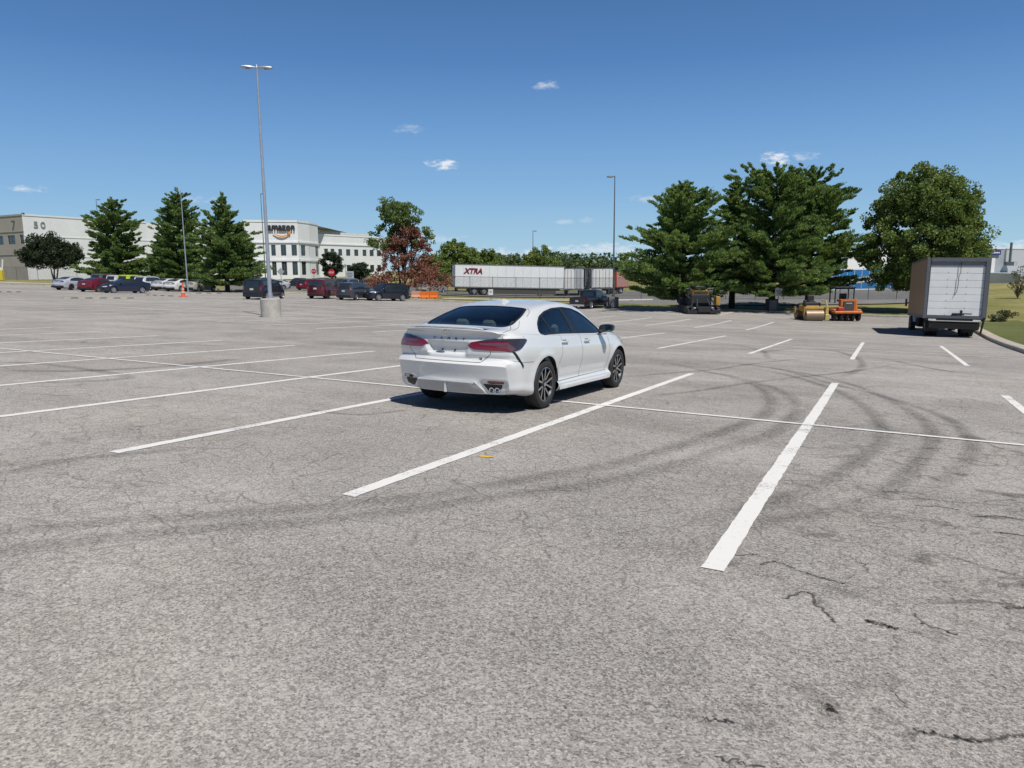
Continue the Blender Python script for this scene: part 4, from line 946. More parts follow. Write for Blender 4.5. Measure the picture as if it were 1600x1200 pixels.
def vehicle(kind, col, pname, px, d, rz, label, cat='car', group='cars parked in the far rows of the lot', s=1., wheels='alloy', band=False, spare=False):
    P, D = kinds(kind); v = onray(px, d); mat = paint(pname, col, dirt=.1)
    car = empty('parked_car' if cat != 'pickup truck' else 'pickup_truck', v, R(rz)); tag(car, label, cat, group); car.scale = (s, s, s)
    key = (kind, wheels, spare)
    if key in _vc:
        src = _vc[key]
        for ch in src.children:
            c = ch.copy(); COL.objects.link(c); c.parent = car
            if ch.name.split('.')[0] in ('body', 'wing_mirror'): c.data = ch.data.copy(); c.data.materials[0] = mat
            for g_ in ch.children: e = g_.copy(); COL.objects.link(e); e.parent = c
    else:
        _vc[key] = car; bm = build_body(P, False); bvh = BVHTree.FromBMesh(bm)
        for sd, ax in ((1, 'right'), (-1, 'left')):
            for a in D['ax']: cut(bm, circle(a, D['r'], D['r']+.055, 20), ax, lambda f: f.calc_center_median().x*sd > .45)
        bm_obj(bm, 'body', mat, car, 40); bm.free()
        for ax in ('right', 'left'):
            patch('side_window', bvh, roundpoly(D['dlo'], .06, 2), ax, .012, G_dark, car, .14, .012)
            y0 = P.L*.5; z0 = D['dlo'][0][1]
        patch('rear_window', bvh, roundpoly(D['rear'][1], .06, 2), D['rear'][0], .012, G_dark, car, .12, .012)
        patch('windshield', bvh, roundpoly(D['front'][1], .06, 2), D['front'][0], .012, G_dark, car, .12, .012)
        for sd in (1, -1):
            g_ = lambda Q: [(a*sd, b) for a, b in Q][::sd]
            patch('tail_light', bvh, g_(D['lampr']), 'rear', .014, M_red, car, .09, .012); patch('headlight', bvh, g_(D['lampf']), 'front', .014, M_clr, car, .09, .012)
            ax = 'right' if sd > 0 else 'left'; k = MB()
            xm = P.L*(.50 if kind != 'pickup' else .56); zz = D['dlo'][-1][1]
            b_ = MB(); c = Vector((sd*(P.W(P.L*.66)+.07), P.L*(.665 if kind != 'pickup' else .70), zz+.10)); b_.box(c, (.20,.11,.14), bev=.03); b_.box(c+Vector((-.10*sd,0,-.05)), (.10,.06,.05)); b_.obj('wing_mirror', mat, car)
            for a in D['ax']: wheel(car, sd*(P.W(a)-.12), a, D['r'], .22, wheels, sd)
            ribbon(k, bvh, [(xm, zz-.03), (xm, .40)], ax, .012, .003, .12); k.obj('door_seam', M_black, car)
            for yy in (xm-.28, xm+.80):
                h, _ = onto(bvh, ax, yy, zz-.13)
                if h: k = MB(); k.box(h+Vector((.01*sd,0,0)), (.02,.2,.03)); k.obj('door_handle', M_black, car)
        pz = D['plate'][0]; h, nn = onto(bvh, 'rear', 0, pz); b_ = MB()
        if h: b_.box(h+Vector((0,-.012,0)), (.32,.014,.16)); b_.obj('number_plate', simple('plate_white', (.5,.5,.52), .5), car)
        h, _ = onto(bvh, 'front', 0, .5); b_ = MB(); b_.box(h+Vector((0,-.05,.02)), (1.15,.12,.22), bev=.03); b_.obj('grille', M_black, car)
        b_ = MB(); h, _ = onto(bvh, 'rear', 0, .38); b_.box(h+Vector((0,.06,-.02)), (P.W(.3)*1.7,.16,.20), bev=.03); b_.obj('rear_bumper', M_black if kind in ('suv','crossover','jeep') else (M_chrome if kind == 'pickup' else M_black), car)
        u = MB(); u.box((0, P.L/2, P.zb-.01), (P.W(2)*1.7, P.L*.86, .04))
        for sd in (1, -1):
            for a in D['ax']: arch_liner(u, P.W(a)-.02, a, D['r'], D['r']+.058, sd)
        u.obj('underbody', M_under, car)
        if spare:
            t = MB(); t.lathe([(.05,-.12),(.37,-.12),(.40,-.06),(.40,.06),(.37,.12),(.05,.10)], 24, 'Y', (0,-.10,1.05)); t.obj('spare_wheel', M_tyre, car, smooth=True)
        if kind in ('suv', 'van', 'jeep', 'crossover'):
            for sd in (1, -1): r_ = MB(); r_.box((sd*.60, P.L*.36, P.zt(P.L*.36)+.012), (.04, P.L*.40, .04)); r_.obj('roof_rail', M_black, car)
        if kind == 'pickup':
            b_ = MB(); b_.box((0, P.L*.19, .605*1.85+.008), (1.50, P.L*.33, .012)); b_.obj('truck_bed', M_under, car)
    # chassis follows the ground
    e = .8; gx = (gz(v.x+e, v.y)-gz(v.x-e, v.y))/(2*e); gy = (gz(v.x, v.y+e)-gz(v.x, v.y-e))/(2*e); nrm = Vector((-gx, -gy, 1)).normalized()
    car.rotation_mode = 'QUATERNION'; car.rotation_quaternion = Vector((0,0,1)).rotation_difference(nrm) @ Matrix.Rotation(R(rz), 4, 'Z').to_quaternion()
    return car
GR = 'cars parked in the far rows of the lot'; GB = 'cars in the second car park beyond the lawn'
V_ = vehicle
# (kind, paint, column, depth, heading, label)
V_('sedan', (.42,.44,.50), 'silver_blue_paint', 88, 78, 12, 'silver saloon with dark wheels, leftmost of the parked cars', wheels='dark')
V_('sedan', (.16,.004,.016), 'crimson_paint', 130, 74.5, 20, 'bright red saloon parked between a silver and a navy saloon')
V_('sedan', (.010,.018,.045), 'navy_paint', 233, 77, 168, 'navy blue saloon facing the camera beside the red saloon')
V_('suv', (.10,.105,.11), 'graphite_paint', 148, 93, 12, 'grey estate car whose roof shows above the red saloon', s=1.0)
V_('suv', (.60,.61,.62), 'plain_white_paint', 172, 90, 10, 'white car half hidden between the red saloon and the yellow car', s=.95)
V_('suv', (.50,.62,.02), 'hi_vis_yellow_paint', 190, 88, 10, 'bright yellow green car behind the navy saloon')
V_('crossover', (.62,.63,.64), 'clean_white_paint', 216, 88, 12, 'white sport utility car just right of the yellow car')
V_('sedan', (.60,.60,.60), 'plain_white_paint', 243, 86, 12, 'low white saloon between two taller white cars')
V_('sedan', (.66,.66,.66), 'bright_white_paint', 262, 84, 12, 'white saloon parked directly left of the pale silver saloon')
V_('sedan', (.40,.40,.36), 'champagne_paint', 291, 85, 14, 'pale silver saloon behind the orange cone, right end of its row')
V_('van', (.010,.011,.014), 'black_paint', 393, 63, 18, 'black people carrier parked behind the near lamp post', cat='van')
V_('jeep', (.085,.008,.014), 'maroon_paint', 492, 68, 14, 'maroon boxy off-road car at the lawn edge', wheels='dark')
V_('crossover', (.045,.05,.06), 'dark_grey_paint', 536, 67, 6, 'dark grey crossover touching the maroon off-road car in view')
V_('crossover', (.008,.012,.024), 'midnight_paint', 634, 71, 158, 'dark navy crossover facing the camera in front of the red tree')
V_('pickup', (.010,.011,.015), 'black_paint', 901, 66, -8, 'black pickup truck parked behind the white saloon', cat='pickup truck', s=.93)
for k, c, pn, px, d, rz, lb in (
    ('sedan',(.60,.61,.62),'plain_white_paint',386,112,20,'white car seen between the pine trunks and the black people carrier'),
    ('crossover',(.035,.05,.05),'dark_teal_paint',402,114,20,'dark green car behind the near lamp post, second car park'),
    ('sedan',(.58,.58,.58),'bright_white_paint',428,113,20,'white saloon just right of the near lamp post, second car park'),
    ('sedan',(.40,.42,.45),'silver_blue_paint',452,108,150,'silver saloon left of the red hatchback, second car park'),
    ('crossover',(.14,.012,.02),'crimson_paint',470,104,10,'red hatchback above the maroon off-road car, second car park'),
    ('suv',(.012,.014,.022),'midnight_paint',497,108,10,'navy sport utility car behind the maroon off-road car'),
    ('crossover',(.62,.63,.64),'clean_white_paint',533,122,10,'white car in the gap beside the red stop sign'),
    ('suv',(.05,.055,.06),'dark_grey_paint',547,106,165,'dark grey sport utility car above the dark grey crossover'),
    ('pickup',(.13,.14,.15),'steel_grey_paint',577,104,160,'steel grey pickup beyond the lawn, second car park'),
    ('van',(.10,.105,.12),'graphite_paint',600,106,165,'grey people carrier beyond the lawn next to the red tree'),
    ('sedan',(.42,.44,.42),'champagne_paint',657,99,10,'pale green silver car behind the orange barriers'),
    ('suv',(.35,.37,.38),'pale_grey_paint',668,107,10,'pale grey car seen under the red tree'),
    ('suv',(.012,.014,.018),'black_paint',566,128,10,'black car under the far building, left of the small tree'),
    ('crossover',(.012,.014,.018),'black_paint',478,130,80,'black car parked against the white building'),
    ('sedan',(.05,.06,.09),'midnight_paint',590,124,60,'dark blue car under the far end of the white building')):
    V_(k, c, pn, px, d, rz, lb, 'pickup truck' if k == 'pickup' else 'car', GB)
# ---------------------------------------------------------------- trees
def quads_obj(name, C, A, B, mat, parent, **kw):
    """many small leaf faces: centres C, half axes A and B"""
    n = len(C); V = np.empty((n, 4, 3), np.float32); V[:,0] = C-A-B*.35; V[:,1] = C+A*.15-B; V[:,2] = C+A+B*.25; V[:,3] = C-A*.1+B
    me = bpy.data.meshes.new(name); me.vertices.add(n*4); me.vertices.foreach_set('co', V.reshape(-1)); me.loops.add(n*4); me.loops.foreach_set('vertex_index', np.arange(n*4, dtype=np.int32))
    me.polygons.add(n); me.polygons.foreach_set('loop_start', np.arange(0, n*4, 4, dtype=np.int32)); me.polygons.foreach_set('loop_total', np.full(n, 4, np.int32)); me.update(calc_edges=True)
    o = bpy.data.objects.new(name, me); COL.objects.link(o); me.materials.append(mat); o.parent = parent; return tag(o, **kw)
def unit(v): return v/np.maximum(np.linalg.norm(v, axis=-1, keepdims=True), 1e-6)
def leaves(pts, rad, per, size, squash=.8, up=0., elong=1.6, shell=.5, dirs=None):
    """clusters of leaves round the given points"""
    pts = np.array(pts); rad = np.array(rad); n = len(pts)*per; C = np.repeat(pts, per, 0); rr = np.repeat(rad, per)
    if dirs is not None: C = C+np.repeat(np.array(dirs), per, 0)*(rr*rng.uniform(-1.3, 1.3, n))[:,None]
    d = unit(rng.normal(size=(n, 3))); q = rng.uniform(shell**3, 1, n)**(1/3)*rr; off = d*q[:,None]; off[:,2] *= squash; C = C+off
    a = unit(rng.normal(size=(n, 3))*(.55 if dirs is not None else 1)+d*.9+np.array([0,0,up])+(np.repeat(np.array(dirs), per, 0)*.9 if dirs is not None else 0)); b = unit(np.cross(a, rng.normal(size=(n, 3)))); s = size*rng.uniform(.6, 1.35, n)[:,None]
    return C, a*s*elong*.5, b*s*.5
def limb(m, P, r0, r1, n=7):
    k = len(P)
    for i in range(k-1): m.cyl(P[i], P[i+1], r0+(r1-r0)*i/(k-1), r0+(r1-r0)*(i+1)/(k-1), n, caps=False)
def pine(px, d, H, Wd, base, label, seed, size=.20, per=46, trunks=1, top=1., dens=1., lean=0, mat=None, grp='pine trees around the lot', droop=.0, asym=0, shape=.75):
    r_ = random.Random(seed); v = onray(px, d) if not isinstance(px, Vector) else px; t = empty('pine_tree', v, 0, label=label, cat='tree', group=grp); m = MB(); pts = []; rad = []; dirs = []
    n = 9; axis = []
    for i in range(n+1): f = i/n; axis.append(Vector((lean*f*f*H*.1+r_.uniform(-.08,.08)*f, r_.uniform(-.08,.08)*f, H*f*.97)))
    limb(m, axis, H*.022+.05, .03, 9)
    def ax(f): i = min(int(f*n), n-1); return axis[i]+(axis[i+1]-axis[i])*(f*n-i)
    z = base; tier = 0
    while z < H*.985:
        f = z/H; g = (z-base)/(H-base); env = Wd/2*(1-g)**shape*(.72+.5*r_.random()) if g > .12 else Wd/2*(.70+.3*g/.12)*(.8+.3*r_.random())
        nb = max(3, int((7-3*g)*dens)); a0 = r_.uniform(0, 6.28)
        for k in range(nb):
            a = a0+6.283*k/nb+r_.uniform(-.35,.35); L = env*r_.uniform(.68, 1.10)*(1+asym*math.cos(a-2.)); rise = L*(.10+.55*g)*r_.uniform(.5,1.4)-droop*L*(1-g)
            p0 = ax(f); tip = p0+Vector((L*math.cos(a), L*math.sin(a), rise)); mid = p0.lerp(tip, .55)+Vector((0,0,-.06*L)); limb(m, [p0, mid, tip], .02+.018*L*(1-g), .012, 4)
            nc = max(4, int(L/.19))
            for q in range(nc):
                u = .22+.76*(q+r_.random()*.5)/nc; c = (p0.lerp(mid, u/.55) if u < .55 else mid.lerp(tip, min(1.03, (u-.55)/.45)))
                sp = L*.24*u; c = c+Vector((r_.uniform(-sp,sp), r_.uniform(-sp,sp), r_.uniform(-.05,.22)))
                pts.append(tuple(c)); rad.append((.19+.09*L/Wd*2)*r_.uniform(.45,1.5)*(.9 if g < .85 else .6)*(Wd/8)**.5*(1.15-.35*u)); dirs.append(tuple((tip-p0).normalized()))
        z += H*.052*r_.uniform(.75,1.2)*(1-.35*g)/dens**.5; tier += 1
    pts.append((axis[-1].x, axis[-1].y, H)); rad.append(.25); dirs.append((0,0,1))
    m.obj('trunk', M_bark, t, smooth=True, angle=60)
    C, A, B = leaves(pts, np.array(rad)*.88, int(per*1.7), size*.40, .50, .7, 3.2, .1, dirs); quads_obj('crown', C, A, B, mat or L_pine, t); return t
def broad(px, d, H, lobes, base, label, seed, mat, size=.2, per=60, ncl=260, bark=None, cat='tree', name='broadleaf_tree', grp=None, trunk_r=.2, clr=.55, stems=1, extra=None):
    """lobes: (dx, dy, z, rx, ry, rz) ellipsoids that the leaf clusters fill unevenly"""
    r_ = random.Random(seed); v = onray(px, d); t = empty(name, v, R(26.7), label=label, cat=cat, group=grp); m = MB(); pts = []; rad = []
    vol = [l[3]*l[4]*l[5] for l in lobes]
    for st in range(stems):
        a = 6.28*st/max(1, stems); o_ = Vector((.35*math.cos(a), .35*math.sin(a), 0))*(stems > 1)
        limb(m, [o_*.3, o_+Vector((r_.uniform(-.1,.1),0,base*.6)), o_*1.6+Vector((r_.uniform(-.2,.2),r_.uniform(-.2,.2),base*1.15)), o_*2+Vector((r_.uniform(-.3,.3),0,H*.62))], trunk_r, trunk_r*.35, 9)
    for l, vv in zip(lobes, vol):
        k = max(6, int(ncl*vv/sum(vol)))
        limb(m, [Vector((0,0,base*.9)), Vector((l[0]*.45, l[1]*.45, base+(l[2]-base)*.45)), Vector((l[0], l[1], l[2]))], trunk_r*.5, .04, 6)
        for i in range(k):
            dd = Vector((r_.gauss(0,1), r_.gauss(0,1), r_.gauss(0,1))).normalized(); q = r_.uniform(.30, 1.)**.45*r_.uniform(.86,1.10)
            pts.append((l[0]+dd.x*l[3]*q, l[1]+dd.y*l[4]*q, max(base*.75, l[2]+dd.z*l[5]*q))); rad.append(clr*r_.uniform(.55,1.3))
    for i in range(14):
        q = r_.choice(pts); limb(m, [Vector((0,0,base+r_.random()*(H-base)*.4)), Vector(q)*.6+Vector((0,0,q[2]*.3)), Vector(q)], .05, .012, 4)
    m.obj('trunk', bark or M_bark, t, smooth=True, angle=60)
    C, A, B = leaves(pts, rad, int(per*2.0), size*.68, .8, .1, 1.5, .25); quads_obj('crown', C, A, B, mat, t)
    if extra:
        C, A, B = leaves(extra[0], extra[1], int(per*1.6), size*.6, .8, .1, 1.5, .2); quads_obj('dead_foliage', C, A, B, extra[2], t)
    return t
GP = 'tall pines at the far edge of the lot'; GL = 'pines on the lawn at the left'
pine(1066, 62.5, 10.4, 12.4, 1.1, 'broad pine behind the asphalt paver, left of the three big pines', 11, grp=GP, asym=.1, shape=.52, per=50)
pine(1205, 62.5, 11.6, 11.2, 1.6, 'tallest pine with its trunk beside the white sign', 23, grp=GP, shape=.40, per=52)
pine(1262, 66.5, 12.0, 11.6, 1.8, 'pine leaning right beside the gap to the blue trailer', 35, grp=GP, shape=.50, asym=-.05, per=48)
pine(1143, 66, 11.2, 8.0, 1.8, 'slim pine squeezed between the two biggest pines', 41, grp=GP, shape=.65, per=40)
pine(186, 100, 11.6, 11.2, .9, 'pine in front of the numbered building, leftmost pine', 52, .24, 40, grp=GL, shape=.62)
pine(286, 98, 12.8, 9.4, 1.0, 'pine with a flag of loose upper branches behind the slim pole', 63, .24, 40, grp=GL, shape=.45)
pine(356, 88, 11.3, 10.4, 1.0, 'dense pine above the pale silver saloon', 74, .23, 46, grp=GL, shape=.72)
pine(262, 103, 8.2, 6.6, 1.0, 'lower pine filling the gap behind the slim pole', 75, .24, 34, grp=GL, shape=.5)
pine(384, 90, 7.6, 5.0, 1.2, 'small pine at the right foot of the dense pine', 85, .23, 34, grp=GL, shape=.6)
broad(1439, 61, 12.0, [(-.3,0,6.6,4.3,4.2,4.3),(-1.0,0,9.6,2.8,2.8,2.2),(1.4,0,8.2,2.7,3,2.6),(2.7,0,5.6,2.1,3,2.1),(-2.7,0,4.4,2.6,3,2.4),(-.6,-.5,3.4,3.2,3.2,1.8),(.6,0,10.2,1.4,1.6,1.5)], 1.7,
      'big dense broadleaf tree beside the box truck', 5, L_oak, .19, 72, 680, name='broadleaf_tree', clr=.62, trunk_r=.28)
broad(87, 112, 7.8, [(-.4,0,4.6,4.2,4,2.2),(-1.6,0,4.0,2.9,3,1.7),(1.6,0,4.2,2.9,3,1.9),(-.8,0,6.2,2.2,2.4,1.4)], 2.2, 'dark round low tree in front of the numbered building', 6, L_dark, .24, 46, 330, M_bark2, clr=.6, stems=3, trunk_r=.14)
ex = []; er = []
r_ = random.Random(3)
for i in range(330):
    g = r_.random()**1.4; a = r_.uniform(0, 6.28); q = math.sqrt(r_.random()); w = 4.6*(1-g)**.75+.5
    if g < .10: q = .5+.5*q
    ex.append((.35+w*q*math.cos(a), w*q*math.sin(a)*.9, 1.7+6.4*g+q*(1-g)*r_.uniform(-.9,.3))); er.append(r_.uniform(.25,.55))
broad(634, 84, 11.2, [(-1.2,.3,9.3,2.0,2,1.8),(.2,.3,9.0,1.8,2,1.7),(-2.6,.6,6.4,1.6,2,1.7),(1.9,.6,6.6,1.3,1.8,1.3),(-.6,.8,6.6,1.6,1.6,1.6)], 1.6, 'half dead tree, green top over drooping red brown branches', 8, L_oak, .21, 34, 190, clr=.50, trunk_r=.2, extra=(ex, er, L_red), stems=2)
broad(519, 150, 7.2, [(0,0,4.4,2.1,2.2,2.6)], 1.2, 'young dark tree in front of the white office building', 9, L_dark, .28, 40, 110, clr=.5, trunk_r=.12)
broad(566, 150, 5.0, [(-.3,0,3.2,2.3,2,1.6)], 1., 'small bushy tree right of the young dark tree', 10, L_dark, .28, 40, 90, clr=.5, trunk_r=.1)
GT = 'broadleaf trees behind the trailers'
broad(712, 122, 9.0, [(0,0,5.8,2.8,3,3.0),(-2.6,0,4.0,2.4,3,2.4),(2.2,0,4.6,2.4,3,2.4)], 1., 'olive green tree just right of the half dead tree', 12, L_lime, .27, 44, 260, clr=.6, grp=GT)
broad(752, 126, 7.6, [(0,0,4.6,3.2,3,2.6),(2.2,0,3.6,2.2,3,1.9),(-1.8,0,5.0,2,2,1.8)], 1., 'round green tree behind the lettered trailer', 13, L_lime, .27, 44, 240, clr=.6, grp=GT)
broad(843, 128, 8.0, [(0,0,5.0,2.6,3,2.7),(1.9,0,3.8,2.2,3,2.2),(-1.3,0,4.2,2.2,3,2.4)], 1., 'light green tree in the middle behind the lettered trailer', 14, L_lime, .27, 44, 240, clr=.6, grp=GT)
broad(676, 118, 5.6, [(0,0,3.2,3.0,3,2.4)], .6, 'low green bush tree behind the half dead tree', 15, L_lime, .27, 40, 120, clr=.6, grp=GT)
broad(873, 140, 6.2, [(0,0,3.8,3.6,3,2.0)], .8, 'low tree at the right foot of the light green tree', 16, L_far, .30, 40, 130, clr=.7, grp=GT)
# the far wood: one mass of crowns
pts = []; rad = []; wm = MB(); w0 = onray(760, 230)
for i in range(110):
    c = onray(690+i*6.0+random.uniform(-4,4), random.uniform(225, 290)); hh = random.uniform(4.8, 8.0)*(1 if i > 4 else .8)
    limb(wm, [c-w0, c-w0+Vector((0,0,hh*.6))], .3, .15, 5)
    for k in range(26): pts.append((c.x-w0.x+random.uniform(-4.5,4.5), c.y-w0.y+random.uniform(-4,4), c.z-w0.z+hh*random.uniform(.0,.95))); rad.append(random.uniform(1.1,2.1))
wood = empty('wood', w0); tag(wood, 'distant green wood along the skyline behind the trailers', 'wood', kind='stuff')
wm.obj('wood_trunks', M_bark, wood, kind='stuff'); C, A, B = leaves(pts, rad, 16, .75, .8, .1, 1.4, .3); quads_obj('wood_crowns', C, A, B, L_far, wood, kind='stuff')
# hill scrub
for px, d, H, w, lb in ((1570, 54, .45, .7, 'ragged scrub bush on the dry slope right of the truck'), (1557, 49, .4, .6, 'low scrub tuft nearer the mown verge')):
    v = onray(px, d); t = empty('scrub_bush', v, 0, label=lb, cat='bush', group='scrub on the dry slope'); m = MB(); pts = []
    for i in range(16):
        a = random.uniform(0,6.28); e = Vector((w*math.cos(a)*random.random(), w*math.sin(a)*random.random(), H*random.uniform(.5,1))); limb(m, [Vector((0,0,-.02)), e*.5+Vector((0,0,.1)), e], .02, .006, 4); pts += [tuple(e), tuple(e*.7)]
    m.obj('stem', M_bark2, t); C, A, B = leaves(pts, [.24]*len(pts), 26, .10, .8, .2, 1.6, .1); quads_obj('foliage', C, A, B, L_scrub, t)
v = onray(1590, 74); t = empty('bare_tree', v, 0, label='thin half bare sapling in front of the metal clad building', cat='tree'); m = MB(); pts = []
for i in range(26):
    a = random.uniform(0,6.28); q = random.uniform(.2,1.); e = Vector((1.1*q*math.cos(a), 1.1*q*math.sin(a), random.uniform(1.0,3.3))); limb(m, [Vector((0,0,0)), e*.4+Vector((0,0,.3)), e], .035, .008, 4); pts.append(tuple(e*random.uniform(.6,1)))
m.obj('trunk', M_bark2, t); C, A, B = leaves(pts[:14]+[(0,0,.7),(.3,0,1.),(-.3,0,1.2)], [.4]*17, 30, .12, .9, .1, 1.6, .1); quads_obj('foliage', C, A, B, L_scrub, t)
# ---------------------------------------------------------------- buildings
M_wh = simple('white_precast', (.72,.735,.74), .8, var=.05, scale=.4)
M_wh2 = simple('white_band', (.70,.70,.68), .7, var=.04, scale=.4)
M_tan = simple('tan_precast_shade', (.36,.335,.30), .85, var=.10, scale=.35)  # tan concrete, darkened in colour to stand in for the shaded end wall
M_clad = simple('white_metal_cladding', (.80,.81,.82), .5, var=.05, scale=.5)
M_gclad_shade = simple('grey_cladding_and_shade', (.34,.37,.40), .5, var=.08, scale=.5)  # dock cladding, and the painted shade of the wall recess
def wall_run(parent, P0, P1, z0, H, wins, mat, thick=.5, bands=(), name='wall', rec=.18, wmat=None):
    """wall from P0 to P1 (seen from the camera side, P0 left), real openings at wins = (u0,u1,h0,h1) metres"""
    P0, P1 = Vector((P0[0], P0[1])), Vector((P1[0], P1[1])); L = (P1-P0).length; d = (P1-P0)/L; nn = Vector((d.y, -d.x))
    def pt(u, h, o=0): p = P0+d*u+nn*o; return Vector((p.x, p.y, z0+h))-parent.location
    us = sorted({0., L}|{w[0] for w in wins}|{w[1] for w in wins}); hs = sorted({0., H}|{w[2] for w in wins}|{w[3] for w in wins}); m = MB()
    for a, b in zip(us[:-1], us[1:]):
        for c, e in zip(hs[:-1], hs[1:]):
            mu, mh = (a+b)/2, (c+e)/2
            if any(w[0] < mu < w[1] and w[2] < mh < w[3] for w in wins): continue
            m.add([pt(a,c), pt(b,c), pt(b,e), pt(a,e)], [(0,1,2,3)])
    for w in wins:
        a, b, c, e = w[:4]; m.add([pt(a,c), pt(b,c), pt(b,e), pt(a,e), pt(a,c,-rec), pt(b,c,-rec), pt(b,e,-rec), pt(a,e,-rec)], [(0,4,5,1),(1,5,6,2),(2,6,7,3),(3,7,4,0)])
    m.add([pt(0,H), pt(L,H), pt(L,H,-thick), pt(0,H,-thick)], [(0,1,2,3)])
    for h0, h1, o in bands: m.add([pt(0,h0,o), pt(L,h0,o), pt(L,h1,o), pt(0,h1,o), pt(0,h0,.0), pt(L,h0,.0), pt(L,h1,.0), pt(0,h1,.0)], [(0,1,2,3),(0,4,5,1),(3,2,6,7)])
    o = m.obj(name, mat, parent, fix=False)
    for w in wins:
        a, b, c, e = w[:4]; g_ = MB(); g_.add([pt(a,c,-rec+.02), pt(b,c,-rec+.02), pt(b,e,-rec+.02), pt(a,e,-rec+.02)], [(0,1,2,3)]); wo = g_.obj('window', wmat or G_bld, o)
        f = MB(); cw = .10
        for q in ((a, a+cw, c, e), (b-cw, b, c, e), (a+cw, b-cw, c, c+cw), (a+cw, b-cw, e-cw, e), ((a+b)/2-.05, (a+b)/2+.05, c+cw, e-cw), (a+cw, b-cw, c+(e-c)*.30, c+(e-c)*.30+.08)):
            f.add([pt(q[0],q[2],-rec+.06), pt(q[1],q[2],-rec+.06), pt(q[1],q[3],-rec+.06), pt(q[0],q[3],-rec+.06)], [(0,1,2,3)])
        f.obj('frame', M_dgalv, wo)
    return pt, d, nn, L
def gp(px, d): v = onray(px, d); return v
def zat(px, py, d):                 # height on the upright through a ground point that shows at row py
    g_ = onray(px, d); a = M1.transposed() @ Vector((g_.x, g_.y, 0)); c = M1.transposed() @ Vector((0, 0, 1)); k = (600-py)/F_PX
    return EYE-(a.y+k*a.z)/(c.y+k*c.z)
# white office building with the big logo
c0 = gp(395, 186); zb = zat(430, 436, 190); office = empty('office_building', (c0.x, c0.y, zb)); tag(office, 'long white two storey office block with a dark word sign over an orange smile arrow', 'building')
def world_uv(P0, P1, px):            # distance along a wall to the column px
    P0, P1 = Vector((P0[0], P0[1])), Vector((P1[0], P1[1])); r = ray(px, 400); dx = P1-P0
    t = (P0.x*r.y-P0.y*r.x)/(dx.y*r.x-dx.x*r.y); return t*dx.length
plan = [(385,186),(469,189.5),(487,195.5),(500,203)]
pp = [gp(a, b).xy for a, b in plan]; wc = [427.8,443.5,460.2,474.3,486.2,495.5]; ww = [6.8,8.2,8.2,7,5.2,4.4]
hA = zat(430, 343, 186)-zb
def hz(py, d=188): return zat(440, py, d)-zb
for i in range(len(pp)-1):
    L = (pp[i+1]-pp[i]).length; wins = []
    for c, w in zip(wc, ww):
        u0, u1 = world_uv(pp[i], pp[i+1], c-w/2), world_uv(pp[i], pp[i+1], c+w/2)
        if u0 > .15 and u1 < L-.15: wins += [(u0, u1, hz(399.5), hz(382.5)), (u0, u1, hz(430), hz(408.5))]
        elif u0 < L-.15 and u1 > L and u0 > .15: wins += [(u0, L-.2, hz(399.5), hz(382.5)), (u0, L-.2, hz(430), hz(408.5))]
    pt, d_, n_, L_ = wall_run(office, pp[i], pp[i+1], zb, hA, wins, M_wh, bands=((hz(379.5), hz(377.2), .25), (hz(408), hz(405), .2), (hA-.5, hA, .12)))
    if i == 0: sgn = (pt, d_, n_)
e0 = gp(500, 203).xy; e1 = gp(500.5, 222).xy; wall_run(office, e0, e1, zb, hA, [], M_wh)
w0_ = gp(498, 210).xy; w1_ = gp(604, 236).xy; hB = zat(560, 368.5, 225)-zb; L = (w1_-w0_).length; wins = []
for c, w in ((510,6),(520,6),(532,6),(544.4,6.6),(557,6.4),(569.8,6),(581,6.4),(592,6)):
    u0, u1 = world_uv(w0_, w1_, c-w/2), world_uv(w0_, w1_, c+w/2); k = 225
    wins += [(u0, u1, zat(560,400,k)-zb, zat(560,390,k)-zb), (u0, u1, zat(560,425,k)-zb, zat(560,414,k)-zb)]
wall_run(office, w0_, w1_, zb, hB, wins, M_wh, bands=((zat(560,384,225)-zb, zat(560,382,225)-zb, .2), (hB-.4, hB, .1)))
up0 = gp(499, 222).xy; up1 = gp(580, 246).xy; wall_run(office, up0, up1, zb, zat(540, 363.5, 234)-zb, [], M_wh2)
rf = MB(); rf.add([Vector((*p, zb+hA-.6))-office.location for p in pp]+[Vector((*(pp[0]+Vector((-20,70))), zb+hA-.6))-office.location], [tuple(range(len(pp)+1))]); rf.obj('roof', M_conc, office)
rr = MB()
for px_, dd in ((418,200),(424,200),(434,205)): v = gp(px_, dd); rr.box(Vector((v.x, v.y, zb+hA+.3))-office.location, (1.2,1.,.9))
rr.obj('roof_unit', M_dgalv, office)
# word sign: the photographed word and its arrow
M_sign = simple('sign_black', (.02,.02,.025), .5); M_or = simple('sign_orange', (.75,.28,.03), .5)
dv = Vector((sgn[1].x, sgn[1].y, 0)); nv = Vector((sgn[2].x, sgn[2].y, 0)); us_ = world_uv(pp[0], pp[1], 421); ue_ = world_uv(pp[0], pp[1], 463); sw = ue_-us_
o_ = Vector((*pp[0], 0))+dv*((us_+ue_)/2)+nv*.3; o_.z = zat(440, 354.5, 187)
so = text_mesh('sign_lettering', 'amazon', 4.4, M_sign, office, Matrix.Translation(-office.location) @ frame(o_, dv), .12, bold=.11)
k = sw/max(.1, so.dimensions.x); so.data.transform(Matrix.Diagonal((k, k*1.3, 1, 1)))
m = MB(); ar = []
for i in range(21): t_ = -1+2*i/20; ar.append((t_*sw*.32, -.115*sw*(1-t_*t_)))
lo_ = [(a, b-.055*sw*(1-abs(a/(sw*.32))**2)-.012) for a, b in ar]
arrow = ar+lo_[::-1]; tip = [(sw*.34,.030*sw),(sw*.20,.022*sw),(sw*.31,-.075*sw)]
